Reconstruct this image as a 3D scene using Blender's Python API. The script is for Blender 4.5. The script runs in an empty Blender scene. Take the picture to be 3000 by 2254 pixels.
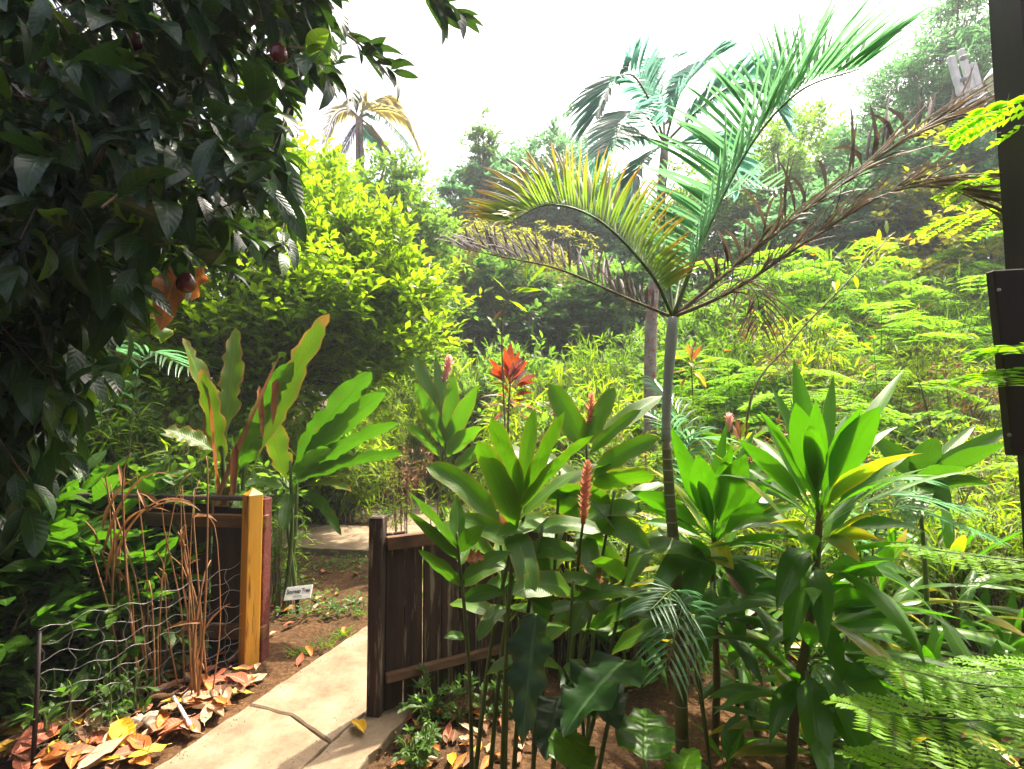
import bpy, math
import numpy as np
from mathutils import Vector, Matrix

S = bpy.context.scene
COL = S.collection
R = math.radians

# ------------------------------------------------------------------ camera
CAM_H, PITCH, FPX = 1.55, R(3.0), 1500.0
cam = bpy.data.cameras.new('camera')
cam.sensor_width = 36.0
cam.lens = 18.0
cam.clip_start = 0.05
cam.clip_end = 500
cam_o = bpy.data.objects.new('camera', cam)
COL.objects.link(cam_o)
cam_o.location = (0, 0, CAM_H)
cam_o.rotation_euler = (R(90) + PITCH, 0, 0)
S.camera = cam_o

# ------------------------------------------------------------------ sky + sun
SUN_EL, SUN_AZ = R(63), R(34)          # azimuth measured from +Y towards +X
w = bpy.data.worlds.new('World')
S.world = w
w.use_nodes = True
nt = w.node_tree
bg = nt.nodes['Background']
sky = nt.nodes.new('ShaderNodeTexSky')
sky.sky_type = 'NISHITA'
sky.sun_disc = False
sky.sun_elevation = SUN_EL
sky.sun_rotation = SUN_AZ
sky.air_density = 0.6
sky.dust_density = 10.0
sky.ozone_density = 0.3
nt.links.new(sky.outputs[0], bg.inputs[0])
bg.inputs[1].default_value = 0.15
sl = bpy.data.lights.new('sun', 'SUN')
sl.energy = 4.2
sl.angle = R(1.2)
sl.color = (1.0, 0.92, 0.76)
so = bpy.data.objects.new('sun', sl)
COL.objects.link(so)
so.location = (6, 8, 20)
sdir = Vector((math.sin(SUN_AZ) * math.cos(SUN_EL), math.cos(SUN_AZ) * math.cos(SUN_EL), math.sin(SUN_EL)))
so.rotation_euler = sdir.to_track_quat('Z', 'Y').to_euler()

S.view_settings.view_transform = 'Standard'
S.view_settings.look = 'None'
S.view_settings.gamma = 1.0
S.view_settings.exposure = 1.75
S.render.engine = 'CYCLES'
S.cycles.use_denoising = True
S.cycles.max_bounces = 8
S.cycles.diffuse_bounces = 5
S.cycles.glossy_bounces = 1
S.cycles.transmission_bounces = 4
S.cycles.volume_bounces = 0
S.cycles.sample_clamp_indirect = 6.0

# ------------------------------------------------------------------ pixels -> places
def ray(px, py):
    xc, yc = (px - 1500) / FPX, -(py - 1127) / FPX
    return np.array([xc, math.cos(PITCH) - yc * math.sin(PITCH), math.sin(PITCH) + yc * math.cos(PITCH)])

def P(px, py, Y):
    d = ray(px, py)
    return np.array([0, 0, CAM_H]) + d * (Y / d[1])

def sstep(a, b, x):
    t = np.clip((np.asarray(x, float) - a) / (b - a), 0, 1)
    return t * t * (3 - 2 * t)

def hz(x, y):
    x = np.asarray(x, float); y = np.asarray(y, float)
    h = 1.5 * sstep(3.4, 9.5, y) * sstep(0.6, 4.0, x)
    h = h + 0.9 * sstep(10, 26, y) + 2.0 * sstep(30, 80, y)
    h = h + 0.5 * sstep(3.5, 8, y) * sstep(-4.6, -7.5, x)
    return h

def G(px, py):
    d = ray(px, py)
    t = CAM_H / -d[2]
    p = np.array([0, 0, CAM_H]) + d * t
    return p

def on_ground(x, y):
    return np.array([x, y, float(hz(x, y))])

# ------------------------------------------------------------------ mesh helpers
def nrm(v):
    v = np.asarray(v, float)
    return v / np.maximum(np.linalg.norm(v, axis=-1, keepdims=True), 1e-9)

UP = np.array([0, 0, 1.0])

class MB:
    def __init__(self):
        self.V, self.Q, self.T, self.A, self.n = [], [], [], [], 0
    def add(self, V, Q=None, T=None, A=None):
        V = np.asarray(V, float).reshape(-1, 3)
        if A is None:
            A = np.zeros((len(V), 3)) + np.array([0.5, 0.0, 0.5])
        self.V.append(V); self.A.append(np.asarray(A, float).reshape(-1, 3))
        if Q is not None and len(Q): self.Q.append(np.asarray(Q, int).reshape(-1, 4) + self.n)
        if T is not None and len(T): self.T.append(np.asarray(T, int).reshape(-1, 3) + self.n)
        self.n += len(V)
        return self
    def tube(self, pts, rad, n=6, cap=True):
        pts = np.asarray(pts, float); k = len(pts)
        rad = np.broadcast_to(np.asarray(rad, float), (k,))
        tan = nrm(np.gradient(pts, axis=0))
        ref = np.array([0.31, 0.17, 0.93]) if abs(tan[0][2]) < 0.8 else np.array([0.9, 0.3, 0.1])
        a = nrm(np.cross(tan, ref)); b = np.cross(tan, a)
        th = np.linspace(0, 2 * math.pi, n, endpoint=False)
        V = pts[:, None] + rad[:, None, None] * (np.cos(th)[None, :, None] * a[:, None] + np.sin(th)[None, :, None] * b[:, None])
        V = V.reshape(-1, 3)
        i = np.arange(k - 1)[:, None] * n; j = np.arange(n)[None]; j2 = (j + 1) % n
        Q = np.stack([i + j, i + j2, i + n + j2, i + n + j], -1).reshape(-1, 4)
        A = np.zeros((len(V), 3)); A[:, 0] = np.repeat(np.linspace(0, 1, k), n); A[:, 2] = 0.5
        T = []
        if cap:
            T = [[0, m + 1, m] for m in range(1, n - 1)] + [[(k - 1) * n, (k - 1) * n + m, (k - 1) * n + m + 1] for m in range(1, n - 1)]
        return self.add(V, Q, T, A)
    def box(self, c, s, rot=None, bev=0.0):
        # bevelled box: centre, full size
        sx, sy, sz = [q / 2 for q in s]
        b = min(bev, sx * .8, sy * .8, sz * .8)
        if b <= 0:
            V = np.array([[x, y, z] for x in (-sx, sx) for y in (-sy, sy) for z in (-sz, sz)])
            Q = [[0, 1, 3, 2], [4, 6, 7, 5], [0, 4, 5, 1], [2, 3, 7, 6], [0, 2, 6, 4], [1, 5, 7, 3]]
            T = None
        else:
            V = []; Q = []; T = []
            idx = {}
            for x in (-1, 1):
                for y in (-1, 1):
                    for z in (-1, 1):
                        for ax in range(3):
                            p = [x * (sx - b), y * (sy - b), z * (sz - b)]
                            p[ax] = (x * sx, y * sy, z * sz)[ax]
                            idx[(x, y, z, ax)] = len(V); V.append(p)
            I = idx
            for s_ in (-1, 1):
                Q.append([I[(s_, -1, -1, 0)], I[(s_, 1, -1, 0)], I[(s_, 1, 1, 0)], I[(s_, -1, 1, 0)]])
                Q.append([I[(-1, s_, -1, 1)], I[(1, s_, -1, 1)], I[(1, s_, 1, 1)], I[(-1, s_, 1, 1)]])
                Q.append([I[(-1, -1, s_, 2)], I[(1, -1, s_, 2)], I[(1, 1, s_, 2)], I[(-1, 1, s_, 2)]])
                for t_ in (-1, 1):
                    Q.append([I[(s_, t_, -1, 0)], I[(s_, t_, 1, 0)], I[(s_, t_, 1, 1)], I[(s_, t_, -1, 1)]])
                    Q.append([I[(s_, -1, t_, 0)], I[(s_, 1, t_, 0)], I[(s_, 1, t_, 2)], I[(s_, -1, t_, 2)]])
                    Q.append([I[(-1, s_, t_, 1)], I[(1, s_, t_, 1)], I[(1, s_, t_, 2)], I[(-1, s_, t_, 2)]])
                    for u_ in (-1, 1):
                        T.append([I[(s_, t_, u_, 0)], I[(s_, t_, u_, 1)], I[(s_, t_, u_, 2)]])
            V = np.array(V)
        if rot is not None:
            V = V @ np.asarray(rot).T
        return self.add(V + np.asarray(c), Q, T)
    def grid(self, n, m, V, A=None):
        i = np.arange(n - 1)[:, None] * m; j = np.arange(m - 1)[None]
        Q = np.stack([i + j, i + j + 1, i + m + j + 1, i + m + j], -1).reshape(-1, 4)
        return self.add(V, Q, None, A)
    def arrays(self):
        return np.concatenate(self.V), (np.concatenate(self.Q) if self.Q else np.zeros((0, 4), int)), \
               (np.concatenate(self.T) if self.T else np.zeros((0, 3), int)), np.concatenate(self.A)
    def mesh(self, name, mat, origin=(0, 0, 0), smooth=True):
        V, Q, T, A = self.arrays()
        V = V - np.asarray(origin, float)
        me = bpy.data.meshes.new(name)
        me.vertices.add(len(V)); me.vertices.foreach_set('co', V.astype(np.float32).ravel())
        nl = len(Q) * 4 + len(T) * 3
        me.loops.add(nl)
        me.loops.foreach_set('vertex_index', np.concatenate([Q.ravel(), T.ravel()]).astype(np.int32))
        me.polygons.add(len(Q) + len(T))
        st = np.concatenate([np.arange(len(Q)) * 4, len(Q) * 4 + np.arange(len(T)) * 3]).astype(np.int32)
        me.polygons.foreach_set('loop_start', st)
        me.polygons.foreach_set('use_smooth', np.full(len(st), smooth))
        at = me.attributes.new('leaf', 'FLOAT_VECTOR', 'POINT')
        at.data.foreach_set('vector', A.astype(np.float32).ravel())
        me.update(calc_edges=True)
        me.validate()
        if mat is not None: me.materials.append(mat)
        return me
    def build(self, name, mat, parent=None, kind=None, smooth=True, origin=None):
        me = self.mesh(name, mat, ORG.get(parent.name, np.zeros(3)) if parent is not None else (origin if origin is not None else (0, 0, 0)), smooth)
        return link(name, me, parent, kind, None if parent is not None else origin)

ORG = {}   # world origin of each parent by name
def link(name, me, parent=None, kind=None, loc=None):
    o = bpy.data.objects.new(name, me)
    COL.objects.link(o)
    if loc is not None: o.location = loc
    if parent is not None:
        o.parent = parent
        ORG[o.name] = ORG.get(parent.name, np.zeros(3))
    else:
        ORG[o.name] = np.array(loc if loc is not None else (0, 0, 0), float)
    if kind: o['kind'] = kind
    return o

def thing(name, label, cat, loc=(0, 0, 0), group=None, rz=0.0, scale=1.0):
    o = bpy.data.objects.new(name, None)
    COL.objects.link(o)
    o.location = [float(q) for q in loc]
    o.rotation_euler = (0, 0, rz)
    o.scale = (scale,) * 3
    o.empty_display_size = 0.1
    ORG[o.name] = np.array(loc, float)
    return tag(o, label, cat, group)

def tag(o, label, cat, group=None):
    o['label'] = label; o['category'] = cat
    if group: o['group'] = group
    return o

def structure(o):
    o['kind'] = 'structure'
    return o

def dup(root, loc, rz=0.0, scale=1.0, label=None, group=None):
    r = root.copy(); COL.objects.link(r)
    r.location = [float(q) for q in loc]; r.rotation_euler = (0, 0, rz)
    r.scale = (scale,) * 3 if np.isscalar(scale) else scale
    if label: r['label'] = label
    if group: r['group'] = group
    for ch in list(root.children):
        c = ch.copy(); COL.objects.link(c); c.parent = r
        for g in list(ch.children):
            d = g.copy(); COL.objects.link(d); d.parent = c
    return r

# ------------------------------------------------------------------ materials
MATS = {}
def nodes(name):
    m = bpy.data.materials.new(name); m.use_nodes = True
    t = m.node_tree
    for n in list(t.nodes): t.nodes.remove(n)
    out = t.nodes.new('ShaderNodeOutputMaterial')
    MATS[name] = m
    return m, t, out

def N(t, kind, **kw):
    n = t.nodes.new(kind)
    for k, v in kw.items():
        if k == 'inp':
            for a, b in v.items(): n.inputs[a].default_value = b
        else: setattr(n, k, v)
    return n

def mathn(t, op, a, b=None, c=None):
    n = t.nodes.new('ShaderNodeMath'); n.operation = op
    for i, q in enumerate((a, b, c)):
        if q is None: continue
        if isinstance(q, (int, float)): n.inputs[i].default_value = q
        else: t.links.new(q, n.inputs[i])
    return n.outputs[0]

def mixc(t, f, a, b):
    n = t.nodes.new('ShaderNodeMix'); n.data_type = 'RGBA'
    for s_, q in ((0, f), (6, a), (7, b)):
        if isinstance(q, (int, float)): n.inputs[s_].default_value = q
        elif isinstance(q, tuple): n.inputs[s_].default_value = (*q, 1)
        else: t.links.new(q, n.inputs[s_])
    return n.outputs[2]

def ramp(t, fac, stops):
    n = t.nodes.new('ShaderNodeValToRGB')
    e = n.color_ramp.elements
    while len(e) < len(stops): e.new(0.5)
    for q, (p, c) in zip(e, stops):
        q.position = p; q.color = (*c, 1)
    t.links.new(fac, n.inputs[0])
    return n.outputs[0]

def noise(t, scale, detail=3, rough=.55, coord='Object', vec=None):
    n = N(t, 'ShaderNodeTexNoise', inp={'Scale': scale, 'Detail': detail, 'Roughness': rough})
    if vec is None:
        tc = N(t, 'ShaderNodeTexCoord'); vec = tc.outputs[coord]
    t.links.new(vec, n.inputs['Vector'])
    return n.outputs[0]

def leaf_mat(name, a, b, trans, tw=.4, rough=.38, spec=.5, vein=.6, nveins=14, tip=None, tip_at=.75, edge=None, blotch=None, blot=.62, stripe=0., blsc=5.0, hole=None):
    """a,b two leaf colours mixed per leaf; trans colour of light shining through; tip/edge: aged colours"""
    m, t, out = nodes(name)
    at = N(t, 'ShaderNodeAttribute', attribute_name='leaf')
    sep = N(t, 'ShaderNodeSeparateXYZ'); t.links.new(at.outputs['Vector'], sep.inputs[0])
    along, across, rnd = sep.outputs
    oi = N(t, 'ShaderNodeObjectInfo')
    rr = mathn(t, 'FRACT', mathn(t, 'ADD', rnd, mathn(t, 'MULTIPLY', oi.outputs['Random'], 0.73)))
    base = mixc(t, rr, a, b)
    tcol = mixc(t, rr, tuple(q * .8 for q in trans), tuple(min(1, q * 1.15) for q in trans))
    ab = mathn(t, 'ABSOLUTE', across)
    nz = noise(t, 9.0, 3)
    base = mixc(t, mathn(t, 'MULTIPLY', nz, .45), base, tuple(q * .55 for q in a))
    if stripe:
        cb = N(t, 'ShaderNodeCombineXYZ'); t.links.new(mathn(t, 'MULTIPLY', across, 9.0), cb.inputs[0]); t.links.new(mathn(t, 'MULTIPLY', along, 1.2), cb.inputs[1]); t.links.new(mathn(t, 'MULTIPLY', rnd, 50.0), cb.inputs[2])
        ns = noise(t, 2.2, 4, .7, vec=cb.outputs[0])
        fs = N(t, 'ShaderNodeMapRange', inp={'From Min': .35, 'From Max': .7}); t.links.new(ns, fs.inputs['Value'])
        base = mixc(t, mathn(t, 'MULTIPLY', fs.outputs[0], stripe), base, tuple(min(1, q * 2.0 + .01) for q in b))
        tcol = mixc(t, mathn(t, 'MULTIPLY', fs.outputs[0], stripe * .8), tcol, tuple(q * .45 for q in trans))
    if edge is not None or tip is not None:
        ec = tip if tip is not None else edge
        f1 = mathn(t, 'SMOOTH_MIN', 1.0, 1.0, 0.0)
        fa = N(t, 'ShaderNodeMapRange', interpolation_type='SMOOTHSTEP', inp={'From Min': tip_at, 'From Max': 1.0})
        src = mathn(t, 'ADD', along, mathn(t, 'MULTIPLY', mathn(t, 'SUBTRACT', nz, .5), .35))
        t.links.new(src, fa.inputs['Value'])
        fac = fa.outputs[0]
        if edge is not None:
            fb = N(t, 'ShaderNodeMapRange', interpolation_type='SMOOTHSTEP', inp={'From Min': .72, 'From Max': 1.05})
            t.links.new(mathn(t, 'ADD', ab, mathn(t, 'MULTIPLY', mathn(t, 'SUBTRACT', nz, .5), .4)), fb.inputs['Value'])
            fac = mathn(t, 'MAXIMUM', fac, fb.outputs[0]) if tip is not None else fb.outputs[0]
        base = mixc(t, fac, base, ec)
        tcol = mixc(t, fac, tcol, tuple(min(1, q * 1.3) for q in ec))
    if blotch is not None:
        n2 = noise(t, blsc, 4, .65)
        fb = N(t, 'ShaderNodeMapRange', inp={'From Min': blot - .06, 'From Max': blot + .06})
        t.links.new(n2, fb.inputs['Value'])
        base = mixc(t, fb.outputs[0], base, blotch)
        tcol = mixc(t, fb.outputs[0], tcol, blotch)
    # midrib + side veins
    mid = N(t, 'ShaderNodeMapRange', inp={'From Min': .03, 'From Max': .10, 'To Min': 1.0, 'To Max': 0.0})
    t.links.new(ab, mid.inputs['Value'])
    base = mixc(t, mathn(t, 'MULTIPLY', mid.outputs[0], vein * .55), base, tuple(min(1, q * 2.2 + .03) for q in b))
    ph = mathn(t, 'MULTIPLY', mathn(t, 'SUBTRACT', along, mathn(t, 'MULTIPLY', ab, .16)), nveins * 6.283)
    sv = mathn(t, 'SINE', ph)
    tcol = mixc(t, mathn(t, 'MULTIPLY', mathn(t, 'MAXIMUM', mathn(t, 'MULTIPLY', mathn(t, 'ADD', sv, -.2), .35), mid.outputs[0]), vein * .5), tcol, tuple(q * .35 for q in trans))
    bmp = N(t, 'ShaderNodeBump', inp={'Strength': .28 * vein, 'Distance': .004})
    t.links.new(mathn(t, 'ADD', mathn(t, 'MULTIPLY', sv, .5), mathn(t, 'MULTIPLY', mid.outputs[0], -1.5)), bmp.inputs['Height'])
    pr = N(t, 'ShaderNodeBsdfPrincipled', inp={'Roughness': rough, 'Specular IOR Level': spec})
    t.links.new(base, pr.inputs['Base Color']); t.links.new(bmp.outputs[0], pr.inputs['Normal'])
    rgh = mathn(t, 'ADD', rough - .08, mathn(t, 'MULTIPLY', nz, .2)); t.links.new(rgh, pr.inputs['Roughness'])
    tr = N(t, 'ShaderNodeBsdfTranslucent'); t.links.new(tcol, tr.inputs[0])
    t.links.new(bmp.outputs[0], tr.inputs['Normal'])
    mx = N(t, 'ShaderNodeMixShader', inp={0: tw})
    t.links.new(pr.outputs[0], mx.inputs[1]); t.links.new(tr.outputs[0], mx.inputs[2])
    if hole:
        fh = mathn(t, 'GREATER_THAN', n2, hole)
        tp_ = N(t, 'ShaderNodeBsdfTransparent'); m2 = N(t, 'ShaderNodeMixShader')
        t.links.new(fh, m2.inputs[0]); t.links.new(mx.outputs[0], m2.inputs[1]); t.links.new(tp_.outputs[0], m2.inputs[2])
        t.links.new(m2.outputs[0], out.inputs[0])
    else: t.links.new(mx.outputs[0], out.inputs[0])
    return m

def solid_mat(name, stops, scale=8, rough=.8, bump=.3, bdist=.01, detail=5, stretch=None, spec=.3, spots=None, spot_scale=20, spot_at=.62, metallic=0.0):
    m, t, out = nodes(name)
    tc = N(t, 'ShaderNodeTexCoord')
    vec = tc.outputs['Object']
    if stretch is not None:
        mp = N(t, 'ShaderNodeMapping'); mp.inputs['Scale'].default_value = stretch
        t.links.new(vec, mp.inputs[0]); vec = mp.outputs[0]
    nz = noise(t, scale, detail, .6, vec=vec)
    col = ramp(t, nz, stops)
    oi = N(t, 'ShaderNodeObjectInfo')
    hs = N(t, 'ShaderNodeHueSaturation')
    t.links.new(mathn(t, 'ADD', .8, mathn(t, 'MULTIPLY', oi.outputs['Random'], .4)), hs.inputs['Value'])
    t.links.new(col, hs.inputs['Color']); col = hs.outputs[0]
    if spots is not None:
        n2 = noise(t, spot_scale, 4, .65, vec=vec)
        mr = N(t, 'ShaderNodeMapRange', inp={'From Min': spot_at - .04, 'From Max': spot_at + .05})
        t.links.new(n2, mr.inputs['Value'])
        col = mixc(t, mr.outputs[0], col, spots)
    bp = N(t, 'ShaderNodeBump', inp={'Strength': bump, 'Distance': bdist})
    t.links.new(noise(t, scale * 3, 6, .65, vec=vec), bp.inputs['Height'])
    pr = N(t, 'ShaderNodeBsdfPrincipled', inp={'Roughness': rough, 'Specular IOR Level': spec, 'Metallic': metallic})
    t.links.new(col, pr.inputs['Base Color']); t.links.new(bp.outputs[0], pr.inputs['Normal'])
    t.links.new(pr.outputs[0], out.inputs[0])
    return m

# leaves
leaf_mat('fruit_leaf', (.010, .034, .008), (.020, .052, .011), (.07, .18, .012), .16, .32, .35, .8, 9)
leaf_mat('fruit_leaf_young', (.05, .12, .012), (.08, .16, .015), (.26, .46, .02), .38, .36, .4, .8, 9)
leaf_mat('lime_leaf', (.06, .13, .005), (.15, .19, .005), (.32, .54, .008), .52, .45, .3, .4, 8)
leaf_mat('lance_leaf', (.085, .14, .006), (.14, .18, .007), (.40, .60, .010), .5, .48, .25, .2, 5)
leaf_mat('lance_leaf_deep', (.040, .090, .006), (.07, .12, .008), (.22, .44, .010), .45, .48, .25, .2, 5)
leaf_mat('fern_leaf', (.08, .17, .004), (.12, .21, .005), (.34, .72, .008), .5, .48, .25, .1, 5)
leaf_mat('feather_leaf', (.13, .27, .006), (.17, .31, .008), (.42, .88, .010), .48, .45, .3, .1, 5)
leaf_mat('ti_leaf', (.032, .110, .003), (.060, .150, .004), (.10, .36, .003), .40, .34, .36, .5, 3, stripe=.45, blotch=(.22, .15, .03), blot=.72, blsc=17, hole=.79)
leaf_mat('ti_leaf_aged', (.05, .11, .004), (.07, .14, .005), (.25, .50, .008), .42, .36, .4, .5, 3, stripe=.4, tip=(.48, .36, .008), tip_at=.45, edge=(.46, .34, .008))
leaf_mat('ti_leaf_yellow', (.40, .38, .006), (.46, .38, .008), (.80, .72, .015), .42, .38, .4, .5, 3, tip=(.45, .20, .02), tip_at=.85, blotch=(.18, .26, .006), blot=.60)
leaf_mat('ginger_leaf', (.036, .110, .003), (.062, .145, .004), (.11, .32, .003), .40, .36, .38, .6, 34, stripe=.35, edge=(.17, .17, .01), blotch=(.22, .14, .03), blot=.72, blsc=16, hole=.79)
leaf_mat('broad_leaf', (.038, .110, .005), (.062, .14, .006), (.085, .27, .004), .32, .38, .32, .8, 22, stripe=.35, blotch=(.24, .14, .03), blot=.70, blsc=13, hole=.77)
leaf_mat('broad_leaf_tattered', (.045, .10, .006), (.07, .13, .007), (.13, .27, .006), .32, .40, .32, .8, 22, stripe=.35, edge=(.26, .13, .03), tip=(.30, .14, .03), tip_at=.88, blotch=(.26, .14, .03), blot=.68, blsc=10)
leaf_mat('taro_leaf_shaded', (.010, .036, .006), (.018, .048, .008), (.05, .17, .010), .26, .34, .4, 1.0, 8)  # shade of the low bed is put into this near-black green
leaf_mat('taro_leaf_lit', (.05, .15, .004), (.07, .17, .005), (.22, .62, .008), .45, .36, .4, 1.0, 8, blotch=(.22, .16, .02), blot=.75, blsc=14)  # lit copy of the taro green, light put into the colour
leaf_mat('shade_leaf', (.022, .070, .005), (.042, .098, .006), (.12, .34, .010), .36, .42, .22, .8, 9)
leaf_mat('palm_leaf', (.06, .135, .06), (.08, .165, .075), (.20, .50, .20), .46, .36, .5, .3, 2)
leaf_mat('palm_leaf_yellow', (.07, .13, .02), (.11, .15, .02), (.30, .50, .04), .42, .38, .45, .3, 2, tip=(.34, .19, .03), tip_at=.30)
leaf_mat('palm_leaf_dead', (.06, .046, .048), (.11, .085, .075), (.16, .11, .07), .22, .6, .25, .3, 2, blotch=(.22, .16, .11), blot=.66)
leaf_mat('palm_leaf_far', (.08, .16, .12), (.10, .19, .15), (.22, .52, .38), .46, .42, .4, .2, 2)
leaf_mat('palm_leaf_gold', (.22, .20, .06), (.28, .22, .08), (.55, .48, .12), .42, .45, .35, .2, 2)
leaf_mat('tree_leaf_green', (.045, .105, .012), (.075, .135, .015), (.22, .44, .03), .44, .48, .25, .2, 3)
leaf_mat('tree_leaf_blue', (.034, .09, .045), (.052, .115, .055), (.16, .42, .13), .44, .46, .28, .2, 3)
leaf_mat('tree_leaf_olive', (.11, .13, .012), (.17, .18, .015), (.46, .50, .025), .48, .5, .25, .2, 3)
leaf_mat('tree_leaf_dark', (.03, .08, .018), (.055, .11, .020), (.18, .40, .04), .42, .44, .3, .2, 3)
leaf_mat('red_leaf', (.20, .020, .012), (.30, .075, .010), (.62, .07, .012), .40, .35, .5, .5, 3, blotch=(.50, .20, .02), blot=.58)
leaf_mat('maroon_leaf', (.08, .03, .035), (.13, .05, .05), (.30, .07, .05), .35, .38, .5, .5, 3)
leaf_mat('orange_flower', (.62, .22, .12), (.70, .34, .20), (.85, .38, .2), .35, .5, .3, .0, 2)
leaf_mat('pink_flower', (.65, .22, .22), (.70, .35, .32), (.9, .45, .4), .35, .5, .3, .0, 2)
leaf_mat('bright_orange', (.70, .14, .01), (.75, .25, .02), (1, .35, .03), .4, .5, .3, .0, 2)
leaf_mat('dry_sheath', (.17, .075, .028), (.28, .14, .055), (.4, .18, .06), .18, .6, .25, .4, 2, blotch=(.12, .07, .04), blot=.64)
leaf_mat('dry_curl', (.24, .08, .025), (.34, .14, .04), (.55, .19, .04), .30, .6, .25, .5, 9, blotch=(.16, .06, .02), blot=.60)
leaf_mat('litter_orange', (.42, .13, .03), (.55, .20, .04), (.6, .25, .05), .14, .6, .25, .9, 9, blotch=(.28, .09, .03), blot=.66)
leaf_mat('litter_tan', (.44, .26, .15), (.55, .36, .22), (.5, .35, .2), .10, .7, .2, .9, 9, blotch=(.30, .16, .09), blot=.68)
leaf_mat('litter_red', (.36, .09, .045), (.46, .15, .08), (.5, .15, .08), .10, .6, .25, .9, 9, blotch=(.2, .06, .04), blot=.66)
leaf_mat('litter_yellow', (.62, .36, .02), (.72, .46, .03), (.8, .55, .05), .20, .55, .3, .8, 9, blotch=(.5, .20, .03), blot=.70)
leaf_mat('litter_brown', (.13, .065, .035), (.20, .11, .06), (.2, .12, .06), .08, .75, .2, .9, 9)
leaf_mat('ground_cover_leaf', (.04, .10, .015), (.075, .14, .02), (.20, .45, .03), .4, .45, .35, .3, 3)
# solids
solid_mat('bark', [(.25, (.05, .035, .025)), (.6, (.12, .09, .065)), (.8, (.20, .17, .13))], 14, .9, .6, .01, stretch=(1, 1, .3))
solid_mat('twig', [(.3, (.10, .075, .045)), (.7, (.20, .15, .09))], 20, .85, .3, .004)
solid_mat('green_stem', [(.3, (.05, .09, .02)), (.7, (.11, .15, .035))], 14, .5, .2, .004, stretch=(1, 1, .3))
solid_mat('cane_stem', [(.3, (.10, .07, .025)), (.7, (.20, .14, .05))], 14, .6, .2, .004, stretch=(1, 1, .3))
solid_mat('palm_stem', [(.3, (.24, .29, .20)), (.7, (.40, .44, .34))], 10, .6, .25, .004, stretch=(1, 1, .4), spots=(.42, .42, .36), spot_scale=30, spot_at=.66)
solid_mat('palm_stem_low', [(.3, (.10, .10, .03)), (.7, (.20, .19, .06))], 10, .6, .25, .004)
solid_mat('palm_ring', [(.3, (.30, .28, .2)), (.7, (.42, .4, .3))], 10, .7, .25, .004)
solid_mat('palm_bark', [(.25, (.16, .12, .10)), (.55, (.34, .28, .24)), (.8, (.52, .48, .44))], 9, .9, .5, .01, spots=(.34, .10, .05), spot_scale=14, spot_at=.58)
solid_mat('yellow_post', [(.2, (.42, .20, .022)), (.5, (.56, .29, .03)), (.8, (.62, .36, .06))], 5, .55, .15, .003, stretch=(3, 3, .25), spots=(.16, .06, .012), spot_scale=8, spot_at=.62)
solid_mat('rail_wood', [(.2, (.05, .026, .014)), (.5, (.12, .06, .027)), (.8, (.20, .11, .05))], 6, .75, .3, .004, stretch=(.4, 3, 3))
solid_mat('dark_board', [(.25, (.016, .009, .007)), (.5, (.045, .025, .018)), (.75, (.085, .05, .035))], 6, .8, .5, .006, stretch=(3, 3, .25), spots=(.24, .19, .13), spot_scale=9, spot_at=.60)
solid_mat('dark_panel', [(.25, (.012, .007, .006)), (.6, (.035, .018, .014))], 6, .8, .3, .004, stretch=(2, 2, .3), spots=(.22, .17, .13), spot_scale=12, spot_at=.74)
solid_mat('red_board', [(.25, (.06, .012, .008)), (.5, (.13, .03, .02)), (.8, (.20, .06, .04))], 40, .95, .9, .006)
solid_mat('timber_dark', [(.3, (.014, .009, .008)), (.7, (.038, .024, .02))], 5, .6, .2, .004, stretch=(2, 2, .3))
solid_mat('conduit', [(.3, (.42, .44, .46)), (.7, (.55, .57, .58))], 6, .55, .1, .003)
solid_mat('metal_white', [(.3, (.55, .57, .57)), (.7, (.72, .74, .74))], 6, .45, .1, .003)
solid_mat('metal_grey', [(.3, (.22, .25, .26)), (.7, (.34, .37, .38))], 6, .45, .1, .003)
solid_mat('wire', [(.3, (.20, .19, .18)), (.7, (.34, .33, .31))], 30, .45, .1, .002, metallic=.6)
solid_mat('stone', [(.3, (.30, .22, .15)), (.6, (.46, .37, .27)), (.8, (.55, .48, .38))], 18, .8, .4, .004)
solid_mat('white_plastic', [(.3, (.72, .72, .70)), (.7, (.82, .82, .80))], 20, .4, .05, .002)
solid_mat('sign_face', [(.3, (.76, .76, .75)), (.7, (.84, .84, .83))], 9, .4, .03, .001)
solid_mat('ink', [(.3, (.01, .01, .012)), (.7, (.02, .02, .022))], 9, .5, .03, .001)
solid_mat('grey_ink', [(.3, (.25, .25, .26)), (.7, (.32, .32, .33))], 9, .5, .03, .001)
solid_mat('crumb', [(.3, (.09, .05, .025)), (.6, (.20, .12, .06)), (.8, (.38, .28, .17))], 3, .95, .2, .003)
solid_mat('lamp_glass', [(.3, (.72, .68, .5)), (.7, (.8, .76, .6))], 6, .4, .1, .003)
solid_mat('green_plastic', [(.3, (.01, .20, .05)), (.7, (.015, .28, .07))], 6, .4, .1, .003)

# fruit
m, t, out = nodes('fruit_skin')
pr = N(t, 'ShaderNodeBsdfPrincipled', inp={'Roughness': .22, 'Specular IOR Level': .55})
t.links.new(ramp(t, noise(t, 10, 3), [(.3, (.06, .004, .008)), (.6, (.15, .012, .018)), (.8, (.24, .05, .04))]), pr.inputs['Base Color'])
t.links.new(pr.outputs[0], out.inputs[0])

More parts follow.
